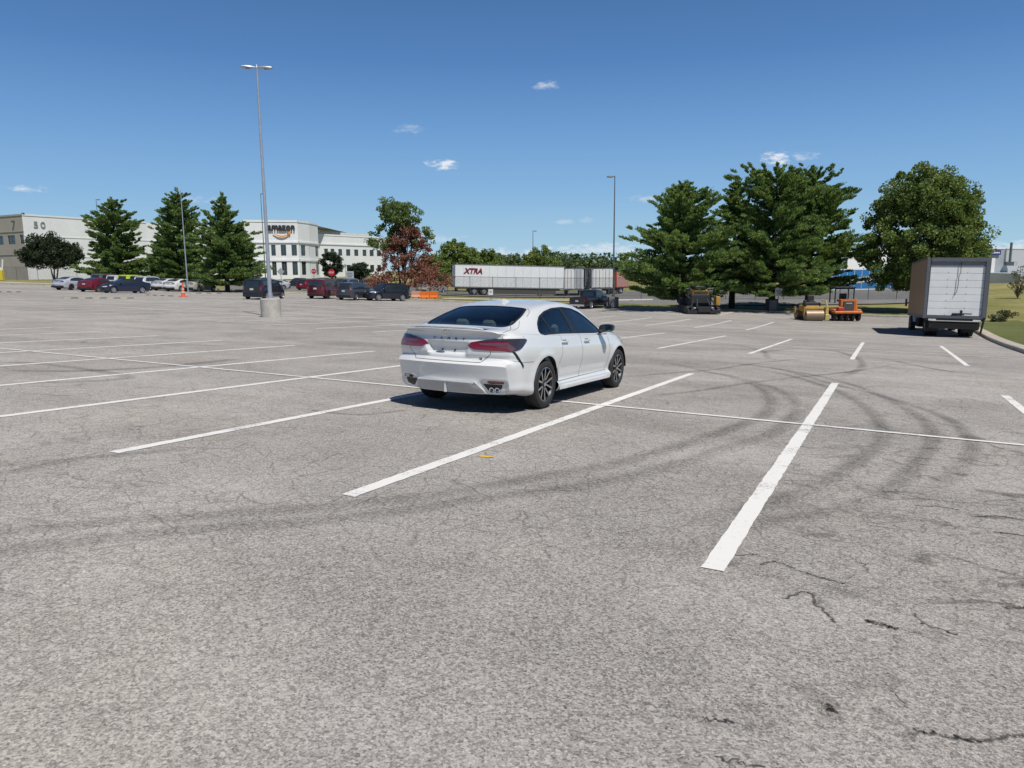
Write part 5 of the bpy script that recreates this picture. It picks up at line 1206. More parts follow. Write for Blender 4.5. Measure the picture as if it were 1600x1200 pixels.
def place2(P_, off): return [sgn_o+dv*a+Vector((0,0,b))+nv*off for a, b in P_]
sgn_o = o_+Vector((0,0,-1.35))-office.location
for P_, q in ((arrow, .0), (tip, .03)):
    a_ = place2(P_, .15+q); b_ = place2(P_, -.05); n = len(P_); m.add(a_+b_, [tuple(range(n)), tuple(range(2*n-1,n-1,-1))]+[(i, n+i, n+(i+1)%n, (i+1)%n) for i in range(n)])
m.obj('sign_arrow', M_or, office)
# left building with the numerals
cnr = gp(45, 158).xy; zl = zat(45, 437, 158); left = empty('warehouse_building', (cnr.x, cnr.y, zl)); tag(left, 'pale precast warehouse with a shaded windowed end and large numerals near its corner', 'building')
HL = zat(45, 334, 158)-zl; la = gp(-90, 176).xy; l2 = gp(395, 215).xy
hh = lambda py: zat(20, py, 161)-zl
Lw = (cnr-la).length; wn_ = []
for a, b in ((-60,-50),(-40,-30),(-21,-11),(-2,8),(15,26.5),(34,45)):
    u0, u1 = world_uv(la, cnr, a), world_uv(la, cnr, b); wn_.append((u0, min(u1, Lw-.35), hh(382), hh(368)))
wall_run(left, la, cnr, zl, HL, wn_, M_tan, bands=((hh(363), hh(362), .1), (hh(398.5), hh(397.5), .1), (HL-.35, HL, .1)))
l1 = gp(235, 186).xy; Lr = (l1-cnr).length
pt, d_, n_, _ = wall_run(left, cnr, l1, zl, HL, [], M_wh, bands=((HL*.66, HL*.675, .08), (HL*.35, HL*.365, .08), (HL-.35, HL, .1)))
wall_run(left, l1, l2, zl, HL*.985, [(6,9,1,4),(14,17,1,4),(6,9,6,8),(14,17,6,8)], M_wh, bands=((HL*.66, HL*.675, .08),))
dv2 = Vector((d_.x, d_.y, 0)); nv2 = Vector((n_.x, n_.y, 0))
for ch, px_ in (('5', 60.5), ('0', 71.5)):
    u = world_uv(cnr, l1, px_); o2 = Vector((*cnr, 0))+dv2*u+nv2*.12; o2.z = zat(px_, 352, 162); t_ = text_mesh('numeral', ch, 1.9, simple('numeral_grey', (.25,.25,.25)), left, Matrix.Translation(-left.location) @ frame(o2, dv2), .06, sx=1.25)
u = MB(); v = cnr+(la-cnr).normalized()*3.2; nl = (cnr-la).normalized(); nl = Vector((nl.y, -nl.x)); q = v+nl*.5; u.box(Vector((q.x-.25*nl.x, q.y-.25*nl.y, zat(34,346,159)))-left.location, (.5,.5,.4)); u.obj('floodlight', M_dgalv, left)
for w_, h_ in ((47,.9),):
    u = MB(); q = cnr+(l1-cnr).normalized()*.3; u.box(Vector((q.x, q.y, zl+HL+.12))-left.location, (.4,.4,.24)); u.obj('camera_unit', M_dgalv, left)
# metal clad factory on the right
r0 = gp(1322, 148).xy; r1 = gp(1660, 156).xy; zr_ = zat(1560, 445, 148); fac = empty('factory_building', (r0.x, r0.y, zr_)); tag(fac, 'white metal clad factory with a blue sign and a tall grey vent pipe', 'building')
HF = zat(1560, 386, 148)-zr_; um = lambda px_: world_uv(r0, r1, px_); hf = lambda py: zat(1570, py, 147)-zr_
pt, d_, n_, LF = wall_run(fac, r0, r1, zr_, HF, [(um(1583),um(1591.5),hf(415),hf(408))], M_clad, bands=((HF-.25, HF, .15),), wmat=simple('louvre_grey', (.12,.13,.14)))
m = MB()
for i in range(90):
    u_ = um(1568)+(LF-um(1568))*i/90; m.add([pt(u_,2.2,.06), pt(u_+.10,2.2,.06), pt(u_+.10,HF-.3,.06), pt(u_,HF-.3,.06)], [(0,1,2,3)])
m.obj('cladding_rib', simple('rib_grey', (.68,.70,.72)), fac, fix=False)
m = MB(); a, b = um(1546), um(1568.5); m.add([pt(a,1,.12), pt(b,1,.12), pt(b,HF-.3,.12), pt((a+b)/2+1,HF-.5,.12), pt(a,hf(398),.12)], [(0,1,2,3,4)]); m.obj('recess_shade_panel', M_gclad_shade, fac, fix=False)  # flat grey sheet standing in for the shaded recess of the white wall
m = MB(); a, b = um(1532), um(1560.5); m.add([pt(a,hf(397.5),.5), pt(b,hf(397.5),.5), pt(b,hf(390),.5), pt(a,hf(390),.5), pt(a,hf(397.5),.12), pt(b,hf(397.5),.12), pt(b,hf(390),.12), pt(a,hf(390),.12)], [(0,1,2,3),(0,4,5,1),(1,5,6,2),(2,6,7,3),(3,7,4,0)]); so = m.obj('sign_board', simple('sign_blue', (.03,.04,.16), .5), fac)
m = MB()
for i in range(9):
    c = a+(b-a)*(.20+.082*i); m.add([pt(c,hf(395),.55), pt(c+.28,hf(395),.55), pt(c+.28,hf(392.8),.55), pt(c,hf(392.8),.55)], [(0,1,2,3)])
m.obj('sign_marks', simple('sign_white', (.7,.7,.72)), so)
m = MB(); q = pt(um(1572.5), 0, 1.0); m.cyl(q+Vector((0,0,hf(415))), q+Vector((0,0,hf(377.5))), .24, .24, 14); m.box(q+Vector((0,0,hf(412))), (1.3,1.3,.8)); m.obj('vent_pipe', simple('pipe_green_grey', (.10,.13,.14), .5), fac, smooth=True)
dock = MB(); a, b = um(1540), um(1582)
V = [pt(a,0,9), pt(b,0,9), pt(b,hf(428),9), pt(a,hf(428),9), pt(a,0,.2), pt(b,0,.2), pt(b,hf(426),.2), pt(a,hf(426),.2)]; dock.add(V, [(0,1,2,3),(1,5,6,2),(3,2,6,7),(4,0,3,7)]); dk = dock.obj('loading_dock', M_gclad_shade, fac, fix=False)
for c0_, c1_ in ((1549,1564.5),(1566,1577)):
    m = MB(); s_ = .94; a, b = um(c0_)*1., um(c1_)*1.; m.add([pt(a,.3,9.06), pt(b,.3,9.06), pt(b,hf(433.5),9.06), pt(a,hf(433.5),9.06)], [(0,1,2,3)]); m.obj('dock_door', M_clad, dk, fix=False)
m = MB(); a, b = um(1568.5), um(1573); m.add([pt(a,hf(438),9.12), pt(b,hf(438),9.12), pt(b,hf(434.5),9.12), pt(a,hf(434.5),9.12)], [(0,1,2,3)]); m.obj('dock_window', G_dark, dk, fix=False)
m = MB(); q = pt(um(1553), hf(410), .3); m.add([pt(um(1545),1,.2), pt(um(1554.5),1,.2), pt(um(1554.5),hf(402.5),.2), pt(um(1545),hf(402.5),.2)], [(0,1,2,3)]); m.obj('white_wall_panel', M_wh2, fac, fix=False)
m = MB(); a, b = um(1582), um(1640); V = [pt(a,0,6), pt(b,0,6), pt(b,hf(428.5),6), pt(a,hf(428.5),6), pt(a,0,.2), pt(b,0,.2), pt(b,hf(424),.2), pt(a,hf(424),.2)]; m.add(V, [(0,1,2,3),(3,2,6,7),(4,0,3,7)]); m.obj('lean_to', simple('shade_grey', (.22,.22,.22)), fac, fix=False)

# ---------------------------------------------------------------- ground beyond the lot
strip([690,760,830,900,960,1020], [80]*6, [82.5]*6, 'path', M_pave, .03)
strip([330,400,470,530,600,660], [88,87,86,85,84,82], [91,90,89,88,87,84], 'path', M_pave, .03)
strip([-60,0,75,140], [104,104,104,104], [112,112,112,112], 'path', M_pave, .02)
strip([905,960,1020,1080,1140,1200,1260,1320,1380,1440,1500], [78,75,73,72,71,71,71,71,71,72,73], [122]*11, 'trailer_yard', M_road, .03)
strip([350,420,490,560,630,700], [97,96,95,94,94,94], [178,178,178,175,170,165], 'second_car_park', M_road, .03)
strip([690,740,790,840,900,960], [92,91,90,90,90,90], [130]*6, 'trailer_yard', M_road, .035)
# ---------------------------------------------------------------- chain-link fences
M_mesh, t, b, o = newmat('chain_link'); setin(b, Base_Color=(.10,.105,.11), Roughness=.5, Metallic=.5)
cc = t.nodes.new('ShaderNodeTexCoord').outputs['UV']; sx = t.nodes.new('ShaderNodeSeparateXYZ'); t.links.new(cc, sx.inputs[0])
def saw(x): return mth(t, 'ABSOLUTE', mth(t, 'SUBTRACT', mth(t, 'FRACT', x), .5))
w1 = saw(mth(t, 'ADD', sx.outputs[0], sx.outputs[1])); w2 = saw(mth(t, 'SUBTRACT', sx.outputs[0], sx.outputs[1])); al = mth(t, 'LESS_THAN', mth(t, 'MINIMUM', w1, w2), .058)
tr = t.nodes.new('ShaderNodeBsdfTransparent'); mx = t.nodes.new('ShaderNodeMixShader'); t.links.new(al, mx.inputs[0]); t.links.new(tr.outputs[0], mx.inputs[1]); t.links.new(b.outputs[0], mx.inputs[2]); t.links.new(mx.outputs[0], o.inputs[0])
def fence(pts, H, sp, label, mat=None):
    mat = mat or M_dgalv
    Q = []
    for a, b in zip(pts[:-1], pts[1:]):
        a, b = a.xy, b.xy; k = max(1, round((b-a).length/sp)); Q += [a+(b-a)*i/k for i in range(k)]
    Q.append(pts[-1].xy); G = [Vector((q.x, q.y, gz(q.x, q.y))) for q in Q]; f = empty('chain_link_fence', G[0], 0, label=label, cat='fence'); m = MB(); V = []; uv = []; Fs = []
    for i, g_ in enumerate(G):
        p = g_-G[0]; q = MB(); q.cyl((0,0,-.05), (0,0,H+.06), .035, n=6); o = q.obj('post', mat, f); o.location = p
        V += [p+Vector((0,0,.05)), p+Vector((0,0,H))]
        if i: l = p-(G[i-1]-G[0]); m.cyl(G[i-1]-G[0]+Vector((0,0,H)), p+Vector((0,0,H)), .028, n=6, caps=False); Fs.append((2*i-2, 2*i, 2*i+1, 2*i-1)); uv += [0,0,l.length*6,0,l.length*6,H*6,0,H*6]
    m.obj('top_rail', mat, f); o = mesh_obj('wire_mesh', V, Fs, M_mesh, f); ul = o.data.uv_layers.new(name='UVMap'); ul.data.foreach_set('uv', uv); return f
fence([gp(640,95), gp(700,90), gp(960,83), gp(1180,78), gp(1490,77)], 2.4, 2.9, 'chain-link fence on dark posts in front of the trailers and the yard')
fence([gp(-40,132), gp(60,134), gp(240,138)], 2.4, 3., 'chain-link fence in front of the numbered warehouse')

# ---------------------------------------------------------------- trailers
M_trw = simple('trailer_white', (.74,.76,.77), .4, var=.05, scale=.8); M_trd = simple('trailer_dark', (.02,.022,.026), .5)
def frm(a, b):                       # frame with local x from a to b
    d = (b-a).xy; return math.atan2(d.y, d.x)
def side_trailer(pa, pb, ztop, zbot, label, mat, rail, name='semi_trailer', skirt=True, wheels_left=True, grp=None):
    rz = frm(pa, pb); L = (pb-pa).xy.length; t = empty(name, (pa.x, pa.y, gz(pa.x, pa.y)), rz, label=label, cat='trailer', group=grp); z0 = t.location.z; Hb = ztop-zbot; W = 2.55
    tilt = math.atan2(gz(pb.x, pb.y)-gz(pa.x, pa.y), L); t.rotation_euler = (0, -tilt, rz); b0 = zbot-z0
    m = MB(); m.box((L/2, W/2, b0+Hb/2), (L, W, Hb)); body = m.obj('box_body', mat, t)
    m = MB(); m.box((L/2, W/2, b0+Hb+.05), (L+.04, W+.04, .12)); m.box((L/2, W/2, b0-.06), (L+.02, W+.03, .14)); m.obj('rail', rail, t)
    m = MB()
    for i in range(1, 13): m.box((L*i/13, -.012, b0+Hb/2), (.05, .03, Hb-.15))
    m.obj('side_seam', simple('seam_grey', (.60,.62,.64)), body)
    xs = ((2.6, 3.9) if wheels_left else (L-3.9, L-2.6)) if L > 7 else (L*.45,)
    for x in xs:
        for y in (.3, W-.3):
            w = MB(); w.lathe([(.05,-.14),(.32,-.16),(.50,-.14),(.52,0),(.50,.14),(.32,.16),(.28,.02),(.05,.05)], 20, 'Y', (0,0,0)); o = w.obj('wheel', M_tyre, t, smooth=True); o.location = (x, y, .50)
            w = MB(); w.lathe([(.02,-.17),(.20,-.165),(.26,-.155),(.27,-.165)], 16, 'Y'); w.obj('hub', M_sil, o, smooth=True)
    m = MB(); m.box((sum(xs)/2, W/2, .62), (2.8, 1.6, .25)); m.box((.35, W/2, .55), (.12, W*.9, .10)); m.box((.35, .4, .8), (.1,.1,.5)); m.box((.35, W-.4, .8), (.1,.1,.5))
    for y in (.5, W-.5): m.box((L*.80 if wheels_left else L*.2, y, b0/2), (.12,.12,b0))
    m.box((L/2, W/2, b0-.2), (L*.96, .9, .18)); m.obj('undercarriage', M_under, t)
    if skirt: m = MB(); m.box((L*.62, .12, b0-.50), (L*.62, .04, .78)); m.obj('side_skirt', simple('skirt_grey_brown', (.07,.066,.06)), t)
    return t, L, b0, Hb
pa, pb = gp(711, 96), gp(880, 99.5)
xt, L, b0, Hb = side_trailer(pa, pb, zat(711,413.5,96), zat(711,447.5,96), 'long white semi-trailer with dark red letters on its side', M_trw, simple('rail_grey_green', (.17,.19,.18)), grp=None)
text_mesh('trailer_lettering', 'XTRA', .92, simple('letter_dark_red', (.20,.012,.03), .5), xt, frame((2.35, -.05, b0+Hb*.72), (1,0,0)), .02, shear=.28, bold=.035)
def end_trailer(px0, px1, d, ytop, ybot, label, mat, mats=None):
    a, b = gp(px0, d), gp(px1, d); W = (b-a).xy.length; rz = frm(a, b); t = empty('semi_trailer', a, rz, label=label, cat='trailer', group='trailers backed in side by side'); H0 = zat(px0, ybot, d)-a.z; H1 = zat(px0, ytop, d)-a.z
    m = MB(); m.box((W/2, 6, (H0+H1)/2), (W, 12, H1-H0)); m.obj('box_body', mat, t)
    for k, (x0, x1) in enumerate(((.04,.48),(.52,.96))):
        m = MB(); m.box((W*(x0+x1)/2, -.04, (H0+H1)/2), (W*(x1-x0), .06, H1-H0-.2)); dd = m.obj('rear_door', mats[k] if mats else mat, t)
        m = MB()
        for q in (.3, .7): m.cyl((W*(x0+(x1-x0)*q), -.10, H0+.15), (W*(x0+(x1-x0)*q), -.10, H1-.2), .03, n=6)
        m.obj('lock_rod', M_galv, dd)
    m = MB(); m.box((W/2, -.03, H1-.04), (W, .1, .14)); m.box((W/2, -.03, H0-.06), (W, .1, .16)); m.box((.5, -.02, H0-.5), (.1,.1,.8)); m.box((W-.5, -.02, H0-.5), (.1,.1,.8)); m.box((W/2, -.02, H0-.9), (W*.8,.1,.12)); m.obj('rear_frame', M_dgalv, t)
    for x in (.35, W-.35): w = MB(); w.lathe([(.05,-.25),(.5,-.25),(.52,0),(.5,.25),(.05,.25)], 20, 'X', (x, 1.6, .5)); w.obj('wheel', M_tyre, t, smooth=True)
    return t
M_trg = simple('trailer_light_grey', (.42,.44,.46), .4, var=.05)
end_trailer(882, 911.5, 101, 419, 452, 'white trailer end with one greyish door, just right of the lettered trailer', M_trw, (M_wh2, M_trg))
end_trailer(912.5, 924.5, 103, 419.5, 449, 'narrow black trailer end between two white ones', M_trd, (M_trd, M_trd))
end_trailer(925.5, 957, 101, 419, 450, 'white trailer end beside the slim dark lamp post', M_trw, (M_wh2, M_wh2))
pa, pb = gp(963, 106), gp(981, 107.5); side_trailer(pa, pb, zat(963,424,106), zat(963,449,106), 'short orange red trailer mostly hidden behind the left pine', simple('trailer_orange_red', (.42,.075,.03), .5), M_trd, wheels_left=False, skirt=False)
pa, pb = gp(1276, 96), gp(1425, 97); bt, L, b0, Hb = side_trailer(pa, pb, zat(1330,422,96), zat(1330,452,96), 'bright blue trailer with a white swoosh, seen in the gap between the trees', simple('trailer_blue', (.02,.17,.42), .4, var=.05), M_trw, wheels_left=False, skirt=False)
for q in bt.children:
    if q.name.startswith('wheel'): q.location.x -= 4.2
m = MB(); V = []
for i in range(25):
    x = L*i/24; zc = b0+.85+.75*math.sin((i/24-.25)*3.2)*.8; V += [(x, -.02, max(b0+.02, zc-.40)), (x, -.02, zc+.28)]
m.add(V, [(2*i, 2*i+2, 2*i+3, 2*i+1) for i in range(24)]); m.obj('swoosh', M_trw, bt, fix=False)
# ---------------------------------------------------------------- lamp posts
def lamp_post(px, d, py_top, label, base='round', heads=2, mat=None, r=.10, hd=0., bs=(.5,.93), grp='tall car park lamp posts', hl=.72):
    v = onray(px, d); t = empty('lamp_post', v, R(26.7+hd), label=label, cat='lamp post', group=grp); H = zat(px, py_top, d)-v.z; mat = mat or M_galv; z0 = 0
    if base:
        m = MB(); z0 = bs[1]
        if base == 'round': m.lathe([(.001,bs[1]),(bs[0]-.03,bs[1]),(bs[0],bs[1]-.03),(bs[0],-.2)], 36, 'Z')
        else: m.box((0,0,bs[1]/2-.1), (bs[0]*2,bs[0]*2,bs[1]+.2), bev=.03)
        m.obj('concrete_base', M_conc if base == 'round' else simple('dull_concrete', (.17,.17,.18), .9, var=.15), t, smooth=True)
        m = MB(); m.box((0,0,z0+.02), (r*3.6,r*3.6,.04))
        for sx_ in (-1,1):
            for sy in (-1,1): m.cyl((sx_*r*1.4,sy*r*1.4,z0), (sx_*r*1.4,sy*r*1.4,z0+.12), .02, n=6)
        m.obj('base_plate', mat, t)
    m = MB(); m.cyl((0,0,z0), (0,0,z0+.25), r*1.25, r*1.15, 16); m.cyl((0,0,z0+.2), (0,0,H), r, r*.45, 16); m.cyl((0,0,H-.02), (0,0,H+.12), r*.6, r*.2, 12); m.obj('pole', mat, t, smooth=True)
    for s in ([1,-1] if heads == 2 else ([-1] if heads == 1 else [])):
        h = MB(); prof = [(0.05,.05,.04),(.12,.08,.06),(.28,.17,.085),(.50,.20,.09),(.68,.17,.07),(hl,.07,.03)]; V = []; n = 12
        for x, wy, hz_ in prof:
            for i in range(n): a = 2*math.pi*i/n; V.append((s*x, wy*math.cos(a), H-.02+hz_*(math.sin(a) if math.sin(a) > 0 else .55*math.sin(a))))
        h.add(V, [(i*n+j, i*n+(j+1)%n, (i+1)*n+(j+1)%n, (i+1)*n+j) for i in range(len(prof)-1) for j in range(n)]+[tuple(range(n)), tuple(range(len(V)-n, len(V)))]); ho = h.obj('lamp_head', mat if mat is M_galv else M_dgalv, t, smooth=True, fix=True)
        l = MB(); l.lathe([(.001,-.035),(.10,-.03),(.13,0)], 16, 'Z', (s*.42, 0, H-.055)); l.obj('lens', simple('lamp_lens', (.20,.21,.21), .2), ho, smooth=True)
    return t
lamp_post(424, 36.6, 105, 'pale lamp post with two heads on a round concrete base, nearest post', bs=(.49,.93), hd=12)
lamp_post(958, 68, 276, 'dark single headed lamp post on a square concrete base behind the saloon', 'square', 1, M_dgalv, .085, 0, (.44,1.05))
lamp_post(294, 84, 297, 'slim headless post rising in front of the left pines', None, 0, M_galv, .08)
lamp_post(162, 132, 312, 'faint far post above the warehouse roof', None, 1, M_dgalv, .09, 180)
lamp_post(416, 105, 303, 'far post peeping out beside the nearest lamp post', None, 1, M_dgalv, .08, 180)
lamp_post(833, 135, 361, 'far post above the light green tree', None, 1, M_dgalv, .10, 180)
# ---------------------------------------------------------------- signs
def sign(px, d, pyc, size, shape, col, label, txt=None, H=None, pole=M_dgalv, cat='sign', name='road_sign', grp=None, rot=0, back=False):
    v = onray(px, d); t = empty(name, v, R(26.7-8)+rot, label=label, cat=cat, group=grp); zc = zat(px, pyc, d)-v.z; m = MB(); m.cyl((0,.04,-.1), (0,.04,zc+size*.4), .032, n=8); m.obj('post', pole, t)
    if shape == 8: P_ = [(size/2/math.cos(R(22.5))*math.cos(R(22.5+45*i)), size/2/math.cos(R(22.5))*math.sin(R(22.5+45*i))) for i in range(8)]
    elif shape == 4: P_ = [(size*.7,0),(0,size*.7),(-size*.7,0),(0,-size*.7)]
    else: P_ = [(-size*shape/2,-size/2),(size*shape/2,-size/2),(size*shape/2,size/2),(-size*shape/2,size/2)]
    m = MB(); m.prism(P_, .02, (0,0,zc)); pn = m.obj('sign_panel', col, t)
    if txt:
        if txt == 'STOP': m = MB(); m.prism([(a*.93, b*.93) for a, b in P_], .004, (0,-.013,zc)); m.obj('sign_face', col, pn); text_mesh('sign_text', txt, size*.36, M_wh2, pn, frame((0,-.02,zc), (1,0,0)), .003, bold=.004, sx=.85)
        else:
            m = MB()
            for k_, (y_, w_) in enumerate(txt): m.box((0,-.016,zc+size*y_), (size*shape*w_,.008,size*.07))
            m.obj('sign_marks', M_dgalv, pn)
    return t
M_stop = simple('stop_red', (.42,.015,.03), .5)
sign(519.5, 84, 426, .76, 8, M_stop, 'red stop sign in front of the maroon off-road car', 'STOP', name='stop_sign', grp='red stop signs')
sign(491.5, 118, 424, .80, 8, M_stop, 'smaller looking red stop sign farther left by the office', 'STOP', name='stop_sign', grp='red stop signs')
sign(440.5, 82, 424.5, .62, 4, simple('sign_back_grey', (.33,.34,.35), .5), 'grey back of a diamond sign beside the near lamp post')
sign(547.5, 108, 431, 1.32, .92, simple('board_pale', (.50,.53,.56), .5), 'pale blank board sign left of the half dead tree', [(.3,.7),(.1,.7),(-.1,.6)], name='notice_board')
sign(767, 70.5, 456.5, .55, .80, M_wh2, 'small white notice on a post, above the saloon roof', [(.2,.5),(0,.6)], grp='small white notices at the lot edge')
sign(1215, 61.5, 456.5, .64, .90, M_wh2, 'small white notice beside the tallest pine trunk', [(.22,.6),(.05,.6),(-.12,.5)], grp='small white notices at the lot edge')
m_ = sign(541, 112, 415, .35, 1., M_galv, 'thin pole behind the pale board sign')
# ---------------------------------------------------------------- cone, bumps, barriers, gate
v = onray(286.5, 66); t = empty('traffic_cone', v, 0, label='tall orange traffic cone standing at the end of the bumps', cat='traffic cone'); m = MB(); M_cone = simple('cone_orange', (.62,.10,.035), .6)
m.lathe([(.001,1.22),(.05,1.22),(.06,1.18),(.085,.9),(.17,.12),(.19,.06)], 24, 'Z'); m.obj('cone_body', M_cone, t, smooth=True)
m = MB(); m.box((0,0,.03), (.62,.62,.06), bev=.02); m.obj('cone_base', M_cone, t)
for a, b in ((.62,.78),(.36,.50)): m = MB(); rr_ = lambda z: .085+(.9-z)/.78*.085+.004; m.lathe([(rr_(a),a),(rr_(b),b)], 24, 'Z'); m.obj('reflective_band', simple('band_pale', (.55,.42,.38), .5), t, smooth=True)
M_by = simple('bump_yellow', (.34,.30,.21), .8); M_bk = simple('bump_black', (.03,.03,.03), .8)
for (a, b, lb) in (((98,466.2),(208,466.2),'longest black and yellow rubber speed bump, nearest of the four'), ((-14,456.5),(31,456.5),'short speed bump at the left picture edge'), ((224,461),(269,463),'speed bump left of the orange cone'), ((298,458.4),(346,458.6),'speed bump right of the orange cone')):
    A_, B_ = hit(*a), hit(*b); n = max(6, int((B_-A_).xy.length/.5)); t = empty('speed_bump', A_, frm(A_, B_), label=lb, cat='speed bump', group='rubber speed bumps'); seg = (B_-A_).xy.length/n; inv = Matrix.Rotation(-frm(A_, B_), 3, 'Z')
    for i in range(n):
        p = A_.lerp(B_, (i+.5)/n); p.z = gz(p.x, p.y); m = MB(); m.prism([(-.16,0),(-.10,.045),(0,.06),(.10,.045),(.16,0)], seg*.96, (0,0,0), 'X'); o = m.obj('segment', M_bk if i % 2 else M_by, t); o.location = inv @ (p-A_)
M_bo = simple('barrier_orange', (.72,.16,.02), .5); M_bf = simple('barrier_faded', (.55,.27,.20), .6)
for i, (px_, d_, mt, lb) in enumerate(((651,79,M_bf,'faded orange plastic barrier, left of the three by the red tree'), (664,78,M_bo,'bright orange plastic barrier in the middle of the three'), (677,79,M_bo,'bright orange plastic barrier, right of the three'))):
    v = onray(px_, d_); t = empty('traffic_barrier', v, R(20-i*4), label=lb, cat='barrier', group='orange plastic barriers on the lawn'); m = MB()
    m.prism([(-.28,0),(-.28,.16),(-.14,.38),(-.09,.80),(.09,.80),(.14,.38),(.28,.16),(.28,0)], 1.05, (0,0,0), 'X'); m.obj('barrier_body', mt, t)
    m = MB()
    for x in (-.3,.3): m.cyl((x,-.3,.12), (x,.3,.12), .06, n=10)
    m.obj('fork_hole', M_under, t)
v = onray(2, 128); t = empty('barrier_gate', v, R(30), label='yellow barrier post with a raised white arm at the left edge', cat='gate'); m = MB(); m.box((0,0,.9), (.9,.7,1.8), bev=.05); m.obj('cabinet', simple('gate_yellow', (.60,.48,.04), .6), t); m = MB(); m.box((.45,0,2.4), (.22,.1,2.4), ry=R(8)); m.box((.1,0,1.9), (.2,.15,.8)); m.obj('arm', M_wh2, t)
# utility box by the left lawn
# ---------------------------------------------------------------- box truck
def box_truck():
    o = lot(2.90, 41.2); t = empty('box_truck', o, R(5), label='box truck with white roll-up rear door and brown side by the right kerb', cat='truck'); t.rotation_euler = (-.0452, .0145, R(5))
    M_b = simple('truck_brown', (.27,.165,.09), .5, var=.1, scale=1.5); M_f = simple('truck_frame_grey', (.10,.105,.12), .5, var=.1); M_d = simple('roller_door_white', (.70,.71,.72), .5, var=.06, scale=1.2)
    W = 1.32; z0, z1 = .98, 3.78; L = 5.6
    m = MB(); m.box((-W+.03, L/2+.06, (z0+z1)/2), (.06, L, z1-z0-.1)); m.box((W-.03, L/2+.06, (z0+z1)/2), (.06, L, z1-z0-.1)); m.box((0, L-.0, (z0+z1)/2), (2*W-.13,.06,z1-z0-.1)); m.box((0, L/2+.06, z1-.08), (2*W-.13,L,.06)); m.box((0, L/2+.06, z0+.06), (2*W-.13,L-.1,.1)); m.obj('cargo_box', M_b, t)
    m = MB(); m.box((-W+.07,0,(z0+z1)/2), (.15,.14,z1-z0), bev=.01); m.box((W-.09,0,(z0+z1)/2), (.20,.14,z1-z0), bev=.01); m.box((0,0,z1-.08), (2*W-.35,.14,.18)); m.box((-W+.03,L/2,z1), (.08,L,.07)); m.box((W-.03,L/2,z1), (.08,L,.07)); m.box((-W+.02,L/2,z0+.03), (.07,L,.12)); m.box((0,0,z0-.02), (2*W,.16,.14)); m.obj('rear_frame', M_f, t)
    m = MB(); m.box((0,.03,z1-.28), (2*W-.36,.05,.24)); m.obj('door_top_shade', simple('top_shade_grey', (.20,.205,.23), .5), t)  # grey strip that paints in the shadow across the top of the door
    dr = MB(); h = (z1-.40-z0-.05)/7
    for i in range(7): dr.box((0,.045,z0+.06+h*(i+.5)), (2*W-.36,.04,h-.012), bev=.006)
    do = dr.obj('roller_door', M_d, t)
    s = MB()
    for x in (-.38,.42):
        for i in range(7): s.box((x,.022,z0+.06+h*(i+.15)), (.03,.012,h*.16)); 
    s.obj('hinge', simple('hinge_grey', (.40,.41,.42)), do)
    s = MB(); pts_ = [Vector((.10,-.06,z1-.20)), Vector((.11,-.065,3.1)), Vector((.05,-.05,2.9)), Vector((.05,-.05,2.5)), Vector((.02,-.05,2.2)), Vector((-.05,-.04,2.02))]; s.tube(pts_, .014, 6); s.obj('pull_strap', M_black, do)
    s = MB(); s.box((.15,-.05,z0+.14), (.5,.06,.09)); s.box((.28,-.06,z0+.2), (.10,.06,.25)); s.box((.55,-.05,z0+.16), (.35,.05,.05)); s.box((0,-.03,z0+.10), (.2,.08,.1)); s.obj('latch', M_black, do)
    # lift gate
    g = MB(); g.box((0,-.16,.60), (2.12,.10,.30), bev=.01); g.box((0,-.10,.86), (2.42,.16,.10)); g.box((0,-.24,.46), (1.9,.06,.10)); g.box((-.98,-.10,.62), (.12,.2,.46), rx=R(-12)); g.box((.98,-.10,.62), (.12,.2,.46), rx=R(-12)); g.box((1.18,-.16,.58), (.07,.10,.80), ry=R(8)); g.obj('lift_gate', M_under, t)
    g = MB(); g.cyl((-1.0,-.22,.78), (1.0,-.22,.78), .028, n=8); g.obj('lift_bar', simple('worn_steel', (.30,.30,.31), .45, .5), t)
    for s_ in (-1,1): g = MB(); g.box((s_*.93,-.19,.83), (.32,.04,.085)); g.obj('tail_light', simple('lamp_grey', (.62,.60,.60), .5), t)
    g = MB()
    for s_ in (-1,1): g.box((s_*.42,3.4,.78), (.10,6.6,.22))
    g.box((0,1.3,.5), (1.9,.14,.14)); g.box((-.9,3.1,.62), (.5,1.1,.45), bev=.04); g.obj('chassis', M_under, t)
    for s_ in (-1,1):
        for dx in (.92,.62): w = wheel(t, s_*dx, 1.30, .47, .26, 'steel', s_)
        wheel(t, s_*.98, 6.35, .47, .26, 'steel', s_)
        g = MB(); g.box((s_*.80,.72,.50), (.56,.02,.52)); g.obj('mud_flap', M_black, t)
    m = MB(); m.prism([(5.75,.6),(7.75,.6),(7.8,1.25),(7.1,1.45),(6.75,2.25),(5.75,2.3)], 2.0, (0,0,0), 'X'); cab = m.obj('cab', M_trw, t); m = MB()
    for s_ in (-1,1): m.prism([(6.0,1.45),(6.95,1.45),(6.65,2.1),(6.0,2.1)], .02, (s_*1.005,0,0), 'X')
    m.obj('cab_window', G_dark, cab)
    for s_ in (-1,1): m = MB(); m.box((s_*1.32,6.7,1.65), (.10,.12,.42), bev=.02); m.box((s_*1.15,6.75,1.65), (.3,.03,.03)); m.obj('wing_mirror', M_black, cab)
    m = MB()
    for s_ in (-1,1): m.box((s_*1.20,.02,1.3), (.04,.05,.3))
    m.obj('grab_handle', M_galv, t)
box_truck()
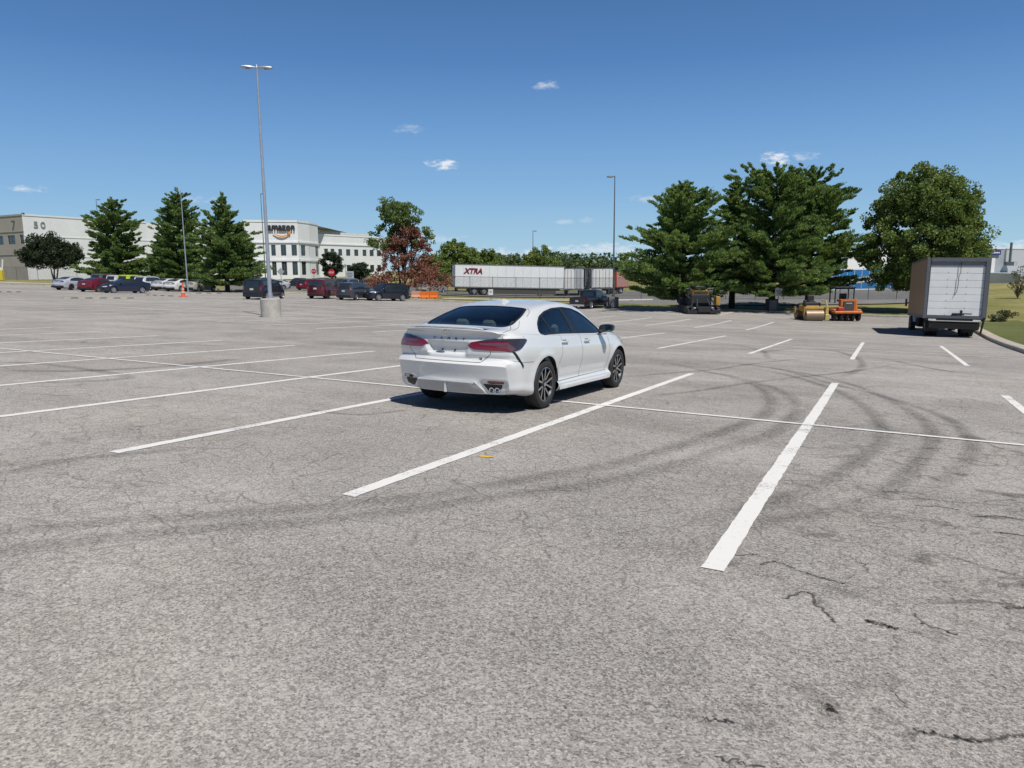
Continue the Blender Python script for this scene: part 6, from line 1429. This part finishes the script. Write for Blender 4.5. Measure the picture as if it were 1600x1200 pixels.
# ---------------------------------------------------------------- road building machines
def machine(name, px, d, rz, label, cat='machine'): v = onray(px, d); return empty(name, v, R(rz), label=label, cat=cat)
M_yl = simple('machine_yellow', (.40,.23,.035), .55, var=.2); M_orm = simple('machine_orange', (.55,.16,.03), .55, var=.22); M_bkm = simple('machine_black', (.018,.019,.022), .6, var=.3); M_drum = simple('roller_drum_steel', (.26,.20,.14), .5, .4, var=.15)
t = machine('asphalt_paver', 1097, 57.5, 27, 'black and yellow asphalt paver parked under the pines', 'paver')
m = MB(); m.box((0,.1,.30), (2.66,.9,.44), bev=.05); m.box((0,-.32,.22), (2.6,.5,.34), bev=.04); m.box((0,-.62,.42), (.95,.12,.42))
for x in (-1.0,-.55,.55,1.0): m.cyl((x,-.55,.45), (x*.7,.1,1.15), .05, n=6); m.box((x,-.5,.62), (.16,.3,.22))
m.obj('screed', M_bkm, t)
for s_ in (-1,1):
    m = MB(); m.prism([(.5,.08),(.35,.35),(.5,.62),(3.0,.62),(3.2,.35),(3.0,.06)], .40, (s_*.95,0,0), 'X'); m.obj('crawler_track', M_tyre, t)
m = MB(); m.box((0,1.8,.95), (1.7,2.6,.65), bev=.06); m.box((0,.7,1.15), (1.6,.7,.7), bev=.04); m.obj('hull', M_bkm, t)
m = MB(); m.box((0,.6,1.58), (1.22,.10,.42), bev=.02); m.box((0,1.5,1.62), (1.3,1.5,.50), bev=.05); m.obj('engine_cover', M_yl, t)
m = MB()
for i in range(4): m.box((0,.53,1.42+.11*i), (1.12,.05,.03))
m.obj('grille', M_bkm, t)
m = MB(); m.box((0,1.2,2.02), (.95,1.2,.32), bev=.08); m.obj('seat_hood', M_bkm, t)
m = MB(); m.prism([(2.3,.55),(3.5,.8),(3.6,1.5),(2.3,1.2)], 2.4, (0,0,0), 'X'); m.obj('hopper', M_bkm, t)
m = MB()
for x in (-.85,.80): m.cyl((x,.9,1.2), (x,.9,2.1), .035, n=6); m.cyl((x-.25,.7,1.95), (x+.2,.7,1.98), .03, n=6); m.box((x,.75,1.7), (.30,.25,.22), bev=.03)
m.cyl((-.9,.2,1.2), (-1.35,0,1.55), .03, n=6); m.cyl((1.,.2,1.3), (1.42,0,1.75), .03, n=6); m.box((1.42,.0,1.8), (.30,.2,.08)); m.obj('control_stand', M_dgalv, t)
m = MB(); m.box((1.24,.35,1.0), (.34,.6,.72), bev=.04); m.box((1.0,.5,1.0), (.4,.12,.12)); m.obj('side_panel', M_yl, t); m = MB()
for x in (-.75,.62): m.box((x,-.66,.52), (.17,.03,.08))
m.obj('work_lamp', M_clr, t)
t = machine('tandem_roller', 1274, 50.5, 24, 'small yellow tandem roller with a rusty steel drum, left of the orange roller', 'roller')
for y in (.38, 2.3):
    m = MB(); m.lathe([(.001,-.60),(.30,-.60),(.31,-.57),(.36,-.60),(.38,-.58),(.38,.58),(.36,.60),(.31,.57),(.30,.60),(.001,.60)], 40, 'X', (0,y,.38)); m.obj('drum', M_drum, t, smooth=True)
m = MB(); m.box((0,.36,.86), (1.36,.22,.18), bev=.03)
for s_ in (-1,1): m.box((s_*.66,.38,.62), (.07,.26,.55)); m.box((s_*.66,2.3,.62), (.07,.26,.55))
m.box((0,1.35,.80), (.96,1.5,.45), bev=.05); m.obj('frame', M_yl, t)
m = MB(); m.box((0,.95,1.12), (1.1,.55,.25), bev=.05); m.box((.05,1.3,1.45), (.46,.12,.52), bev=.04); m.box((.05,1.15,1.28), (.46,.42,.12), bev=.03); m.box((-.45,.9,1.25), (.22,.25,.3), bev=.03); m.obj('seat', M_bkm, t)
m = MB(); m.tube([(.70,.1,.55),(.78,.1,.95),(.74,.25,1.35),(.55,.6,1.42)], .055, 8); m.obj('handrail', simple('machine_pale_yellow', (.45,.36,.12), .5), t)
m = MB(); m.box((.80,.35,.55), (.24,.5,.75), bev=.06); m.box((.80,.1,.25), (.30,.2,.45), bev=.04); m.obj('side_guard', simple('machine_pale_yellow', (.45,.36,.12), .5), t)
t = machine('pneumatic_roller', 1326, 50.5, 22, 'orange rubber tyred roller with an open canopy frame', 'roller')
m = MB(); m.box((0,.45,.62), (1.86,.75,.17), bev=.04); m.box((.1,2.0,.72), (1.90,2.8,.16), bev=.04); m.box((1.02,2.4,.66), (.5,1.4,.14), bev=.03); m.obj('deck', M_orm, t)
m = MB(); m.prism([(-.50,.70),(.62,.70),(.55,1.50),(-.36,1.50)], .16, (.12,.60,0), 'Y'); m.box((.62,.75,1.1), (.16,.5,.80), bev=.03); m.box((-.34,.75,1.25), (.14,.5,.5), bev=.03); m.obj('engine_housing', M_orm, t)
m = MB(); m.box((.12,.49,1.05), (.74,.06,.66), bev=.02); m.obj('radiator_grille', simple('grille_dark', (.05,.055,.06), .6), t)
m = MB(); m.box((.12,.45,1.22), (.40,.03,.07)); m.obj('name_strip', simple('strip_cream', (.40,.38,.28)), t)
m = MB(); m.box((-.42,.5,.83), (.42,.35,.26), bev=.05); m.obj('tool_box', M_stop, t)
for i in range(5):
    w = MB(); w.lathe([(.10,-.09),(.28,-.10),(.36,-.08),(.37,0),(.36,.08),(.28,.10),(.10,.09)], 28, 'X'); o = w.obj('wheel', M_tyre, t, smooth=True); o.location = (-.80+.40*i, .55, .365)
for i in range(4):
    w = MB(); w.lathe([(.10,-.09),(.28,-.10),(.36,-.08),(.37,0),(.36,.08),(.28,.10),(.10,.09)], 28, 'X'); o = w.obj('wheel', M_tyre, t, smooth=True); o.location = (-.55+.55*i, 3.0, .365)
m = MB(); m.box((0,.55,.45), (1.7,.12,.16)); m.box((0,2.0,.45), (.8,3.0,.3)); m.obj('axle', simple('axle_red_brown', (.12,.03,.03), .6), t)
m = MB()
for x in (-.60,.66):
    for y in (1.15,2.2): m.box((x,y,1.75), (.07,.07,1.05))
m.box((.03,1.68,2.30), (1.42,1.35,.08), bev=.02); m.box((.03,1.15,2.20), (1.3,.06,.10)); m.obj('canopy_frame', M_bkm, t)
m = MB(); m.box((.03,1.7,1.35), (.5,.5,.12), bev=.03); m.box((.03,1.45,1.62), (.5,.12,.5), bev=.03); m.obj('seat', M_bkm, t)
m = MB(); m.lathe([(.001,.16),(.05,.14),(.06,0)], 12, 'Z', (.03,1.2,2.34)); m.obj('beacon', M_bkm, t)
# planter-like stump guard round the second pine's foot
v = onray(1205, 61.6); t = empty('utility_box', v, R(27), label='dark square utility box at the foot of the tallest pine', cat='utility box'); m = MB(); m.box((0,0,.55), (.85,.7,1.1), bev=.04); m.obj('housing', M_bkm, t); m = MB(); m.box((0,-.36,.6), (.6,.02,.8)); m.obj('door', M_dgalv, t)
bpy.context.view_layer.update()
